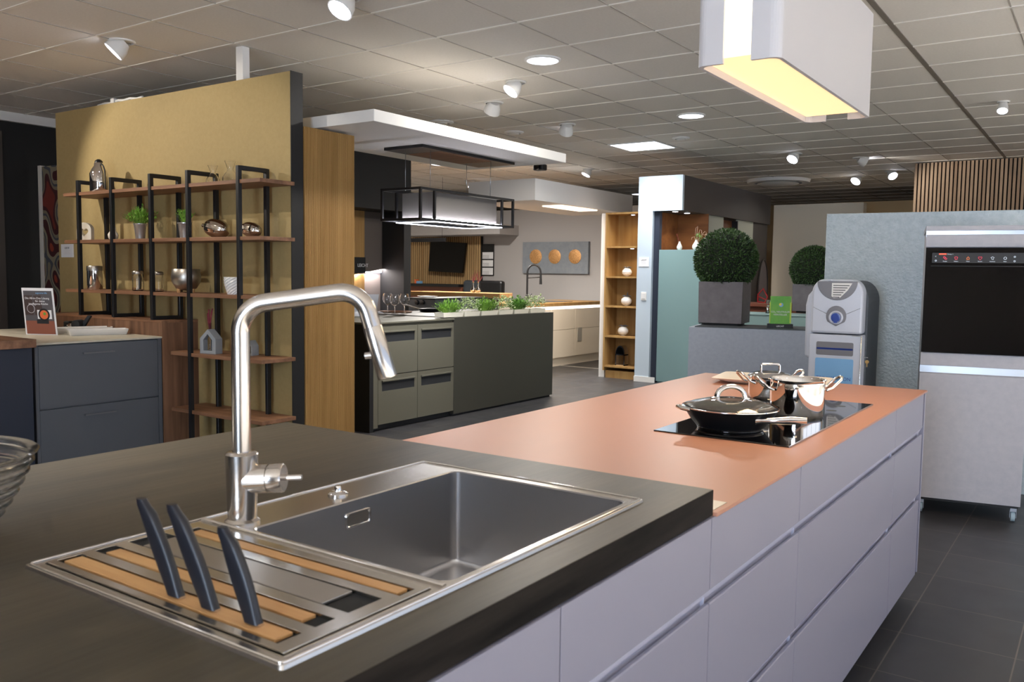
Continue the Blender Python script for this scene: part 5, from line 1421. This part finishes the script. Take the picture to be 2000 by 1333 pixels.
# grey box above
a_ = W(805, 440, y=12.6); b_ = W(976, 455, y=12.6)
single('grey_bulkhead', MB().box(a_.x-.3, b_.x, 12.6, 13.199, b_.z-.02, b_.z+.16), 'wallg', 'grey bulkhead above the oak slatted panel', 'bulkhead', ((a_.x+b_.x)/2, 12.8, b_.z-.02))
# screen
wt = 13.0
def TQ(px, py): v = W(px, py, y=wt); return (v.x, v.z)
t = Thing('wall_screen', 'black screen tilted on the oak slatted panel', 'television', (W(870, 535, y=wt).x, wt, TQ(870, 535)[1]))
t.part('screen_body', MB().prism([TQ(838, 530), TQ(904, 534), TQ(911, 475), TQ(842, 471)], wt-.02, wt+.03), 'blackp', .003)
t.part('wall_arm', MB().box(W(872, 500, y=wt).x-.08, W(872, 500, y=wt).x+.08, wt+.03, wy-.012, TQ(870, 505)[1]-.1, TQ(870, 505)[1]+.1), 'blackm')
# linear black pendant lamp
a_ = W(803, 471, y=11.2); b_ = W(870, 469, y=11.2)
t = Thing('linear_lamp', 'slim black linear pendant before the tilted screen', 'pendant lamp', ((a_.x+b_.x)/2, 11.2, a_.z))
t.part('lamp_bar', MB().box(a_.x-.3, b_.x, 11.16, 11.22, a_.z-.02, a_.z+.045), 'blackm', .002)
for x in (a_.x, b_.x-.06): t.part('wire', MB().tube([(x, 11.19, a_.z+.04), (x, 11.19, CZ)], .003, 5), 'blackm')
# calendars
cy = 13.18
tt = None
for i, (p0_, p1_, lab) in enumerate(((477, 491, 'black header of the wall calendar'), (492, 507, 'top month sheet'), (508, 522, 'middle month sheet'), (523, 538, 'lower month sheet'))):
    pass
a_ = W(941.5, 538.5, y=cy); b_ = W(964.5, 477, y=cy)
t = Thing('wall_calendar', 'black three month wall calendar right of the oak slats', 'calendar', ((a_.x+b_.x)/2, cy, a_.z))
t.part('backing_board', MB().box(a_.x, b_.x, cy-.008, cy+.018, a_.z, b_.z), 'black')
for p0_, p1_ in ((493, 506), (508.5, 521), (523.5, 537)):
    z0 = W(950, p1_, y=cy).z; z1 = W(950, p0_, y=cy).z
    sh_ = t.part('month_sheet', MB().box(a_.x+.012, b_.x-.006, cy-.012, cy-.009, z0, z1), 'paper')
    m = MB()
    for r_ in range(4):
        for c_ in range(6): m.box(a_.x+.03+c_*.024, a_.x+.042+c_*.024, cy-.0128, cy-.0121, z0+.012+r_*.016, z0+.018+r_*.016)
    t.part('date_rows', m, 'silverd', parent=sh_)
# artwork
ay = 13.17
a_ = W(1022, 534, y=ay); b_ = W(1151, 472, y=ay)
t = Thing('canvas_artwork', 'blue grey canvas with three round copper discs', 'painting', ((a_.x+b_.x)/2, ay, a_.z))
t.part('canvas', MB().box(a_.x, b_.x, ay-.03, ay+.028, a_.z, b_.z), 'art', .002)
for px in (1046.5, 1083.5, 1123):
    q_ = W(px, 501.5, y=ay-.03); rr = 14*PX(q_, 1)
    t.part('copper_disc', MB().lathe([(rr, 0), (rr, -.006), (rr*.95, -.009), (rr*.05, -.004)], (q_.x, ay-.0302, q_.z), 40, axis='y'), 'copper')
# cream kitchen run
kx = -6.79
y0, y1 = 10.15, W(1172, 700, x=kx).y+.2
kzt = .955
t = Thing('cream_base_units', 'long cream handleless base units under the artwork', 'base cabinet', (kx-.4, (y0+y1)/2, 0))
t.part('carcass', MB().box(kx-.9, kx-.02, y0, y1, .12, kzt-.05), 'kitw')
t.part('plinth', MB().box(kx-.85, kx-.03, y0, y1, 0, .12), 'kitw')
for a, b in ((y0, y0+.7), (y0+.705, 11.55), (11.555, y1)):
    t.part('drawer_front', MB().box(kx-.02, kx, a, b-.003, .55, .86), 'kitw', .001); t.part('drawer_front', MB().box(kx-.02, kx, a, b-.003, .13, .545), 'kitw', .001)
t.part('led_strip', MB().box(kx-.018, kx-.008, y0, y1, .872, .886), 'whiteled')
t.part('socket_panel', MB().box(kx, kx+.006, 11.62, 11.75, .35, .56), 'rail')
t.part('worktop', MB().box(kx-.92, kx+.005, y0, y1, kzt-.045, kzt), 'oak', .002)
# second wing along the wall
t.part('hob_plate', MB().box(kx-.75, kx-.2, 11.0, 11.8, kzt, kzt+.006), 'blackg')
# black spring faucet
fq = W(1029, 603, x=kx-.35); fq.z = kzt; k = PX(fq, 1)
t = Thing('black_faucet', 'matte black arched faucet on the cream units', 'faucet', tuple(fq))
P_ = lambda u_, z_: tuple(fq+pd*(u_*k)+Vector((0, 0, z_*k)))
t.part('riser', MB().lathe([(5*k, 0), (5*k, 2*k), (3*k, 4*k), (3*k, 14*k), (1.8*k, 16*k)], tuple(fq), 16), 'blackm')
t.part('arched_hose', MB().tube([P_(0, 14), P_(0, 50)]+[P_(13-13*math.cos(a), 58+16*math.sin(a)) for a in [math.pi*i/14 for i in range(15)]]+[P_(26, 44)], 1.9*k, 10), 'blackm')
t.part('spray_head', MB().tube([P_(26, 52), P_(26.3, 36)], [2*k, 2.8*k], 10), 'blackm')
t.part('holder_arm', MB().tube([P_(0, 48), P_(26, 50)], 1*k, 6), 'blackm')
t.part('lever', MB().tube([P_(3, 8), P_(9, 18)], 1.1*k, 6), 'blackm')
# office corner: black desk with armchair backs
oy = 12.2
a_ = W(935, 565, y=oy); b_ = W(980, 549, y=oy)
t = Thing('office_armchair', 'black high backed armchair right of the bottle vases', 'chair', ((a_.x+b_.x)/2, oy, 0))
t.part('backrest', MB().box(a_.x, b_.x, oy, oy+.12, .45, b_.z), 'blackm', .04)
t.part('seat', MB().box(a_.x, b_.x, oy-.45, oy+.02, .36, .48), 'blackm', .03)
t.part('pedestal', MB().box((a_.x+b_.x)/2-.05, (a_.x+b_.x)/2+.05, oy-.25, oy-.15, 0, .36), 'chrome')
a_ = W(903, 565, y=oy+.5); b_ = W(936, 548, y=oy+.5)
t = Thing('office_armchair', 'rounded black armchair back left behind the bottle vases', 'chair', ((a_.x+b_.x)/2, oy+.5, 0))
t.part('backrest', MB().box(a_.x, b_.x, oy+.5, oy+.62, .5, b_.z), 'dgreyp', .05)
t.part('seat', MB().box(a_.x, b_.x, oy+.1, oy+.52, .38, .5), 'dgreyp', .03)
t.part('pedestal', MB().box((a_.x+b_.x)/2-.05, (a_.x+b_.x)/2+.05, oy+.25, oy+.35, 0, .38), 'chrome')
a_ = W(800, 566, y=12.75); b_ = W(905, 556, y=12.75)
t = Thing('wine_red_desk', 'dark desk with a wine red front below the slatted panel', 'desk', ((a_.x+b_.x)/2, 12.8, 0))
t.part('front', MB().box(a_.x-.3, b_.x, 12.72, 12.74, 0, b_.z-.05), 'brick'); t.part('top', MB().box(a_.x-.3, b_.x, 12.6, 13.0, b_.z-.05, b_.z), 'black', .003)
q_ = W(818, 557, y=12.7)
t = Thing('desk_clutter', 'small orange and blue packet on the wine red desk', 'packet', (q_.x, 12.7, b_.z))
k = PX(q_, 1)
t.part('packet', MB().box(q_.x-6*k, q_.x+8*k, 12.66, 12.72, b_.z, b_.z+5*k), 'pblue', .004); t.part('packet_band', MB().box(q_.x-7*k, q_.x-3*k, 12.65, 12.73, b_.z, b_.z+8*k), 'orange', .003)
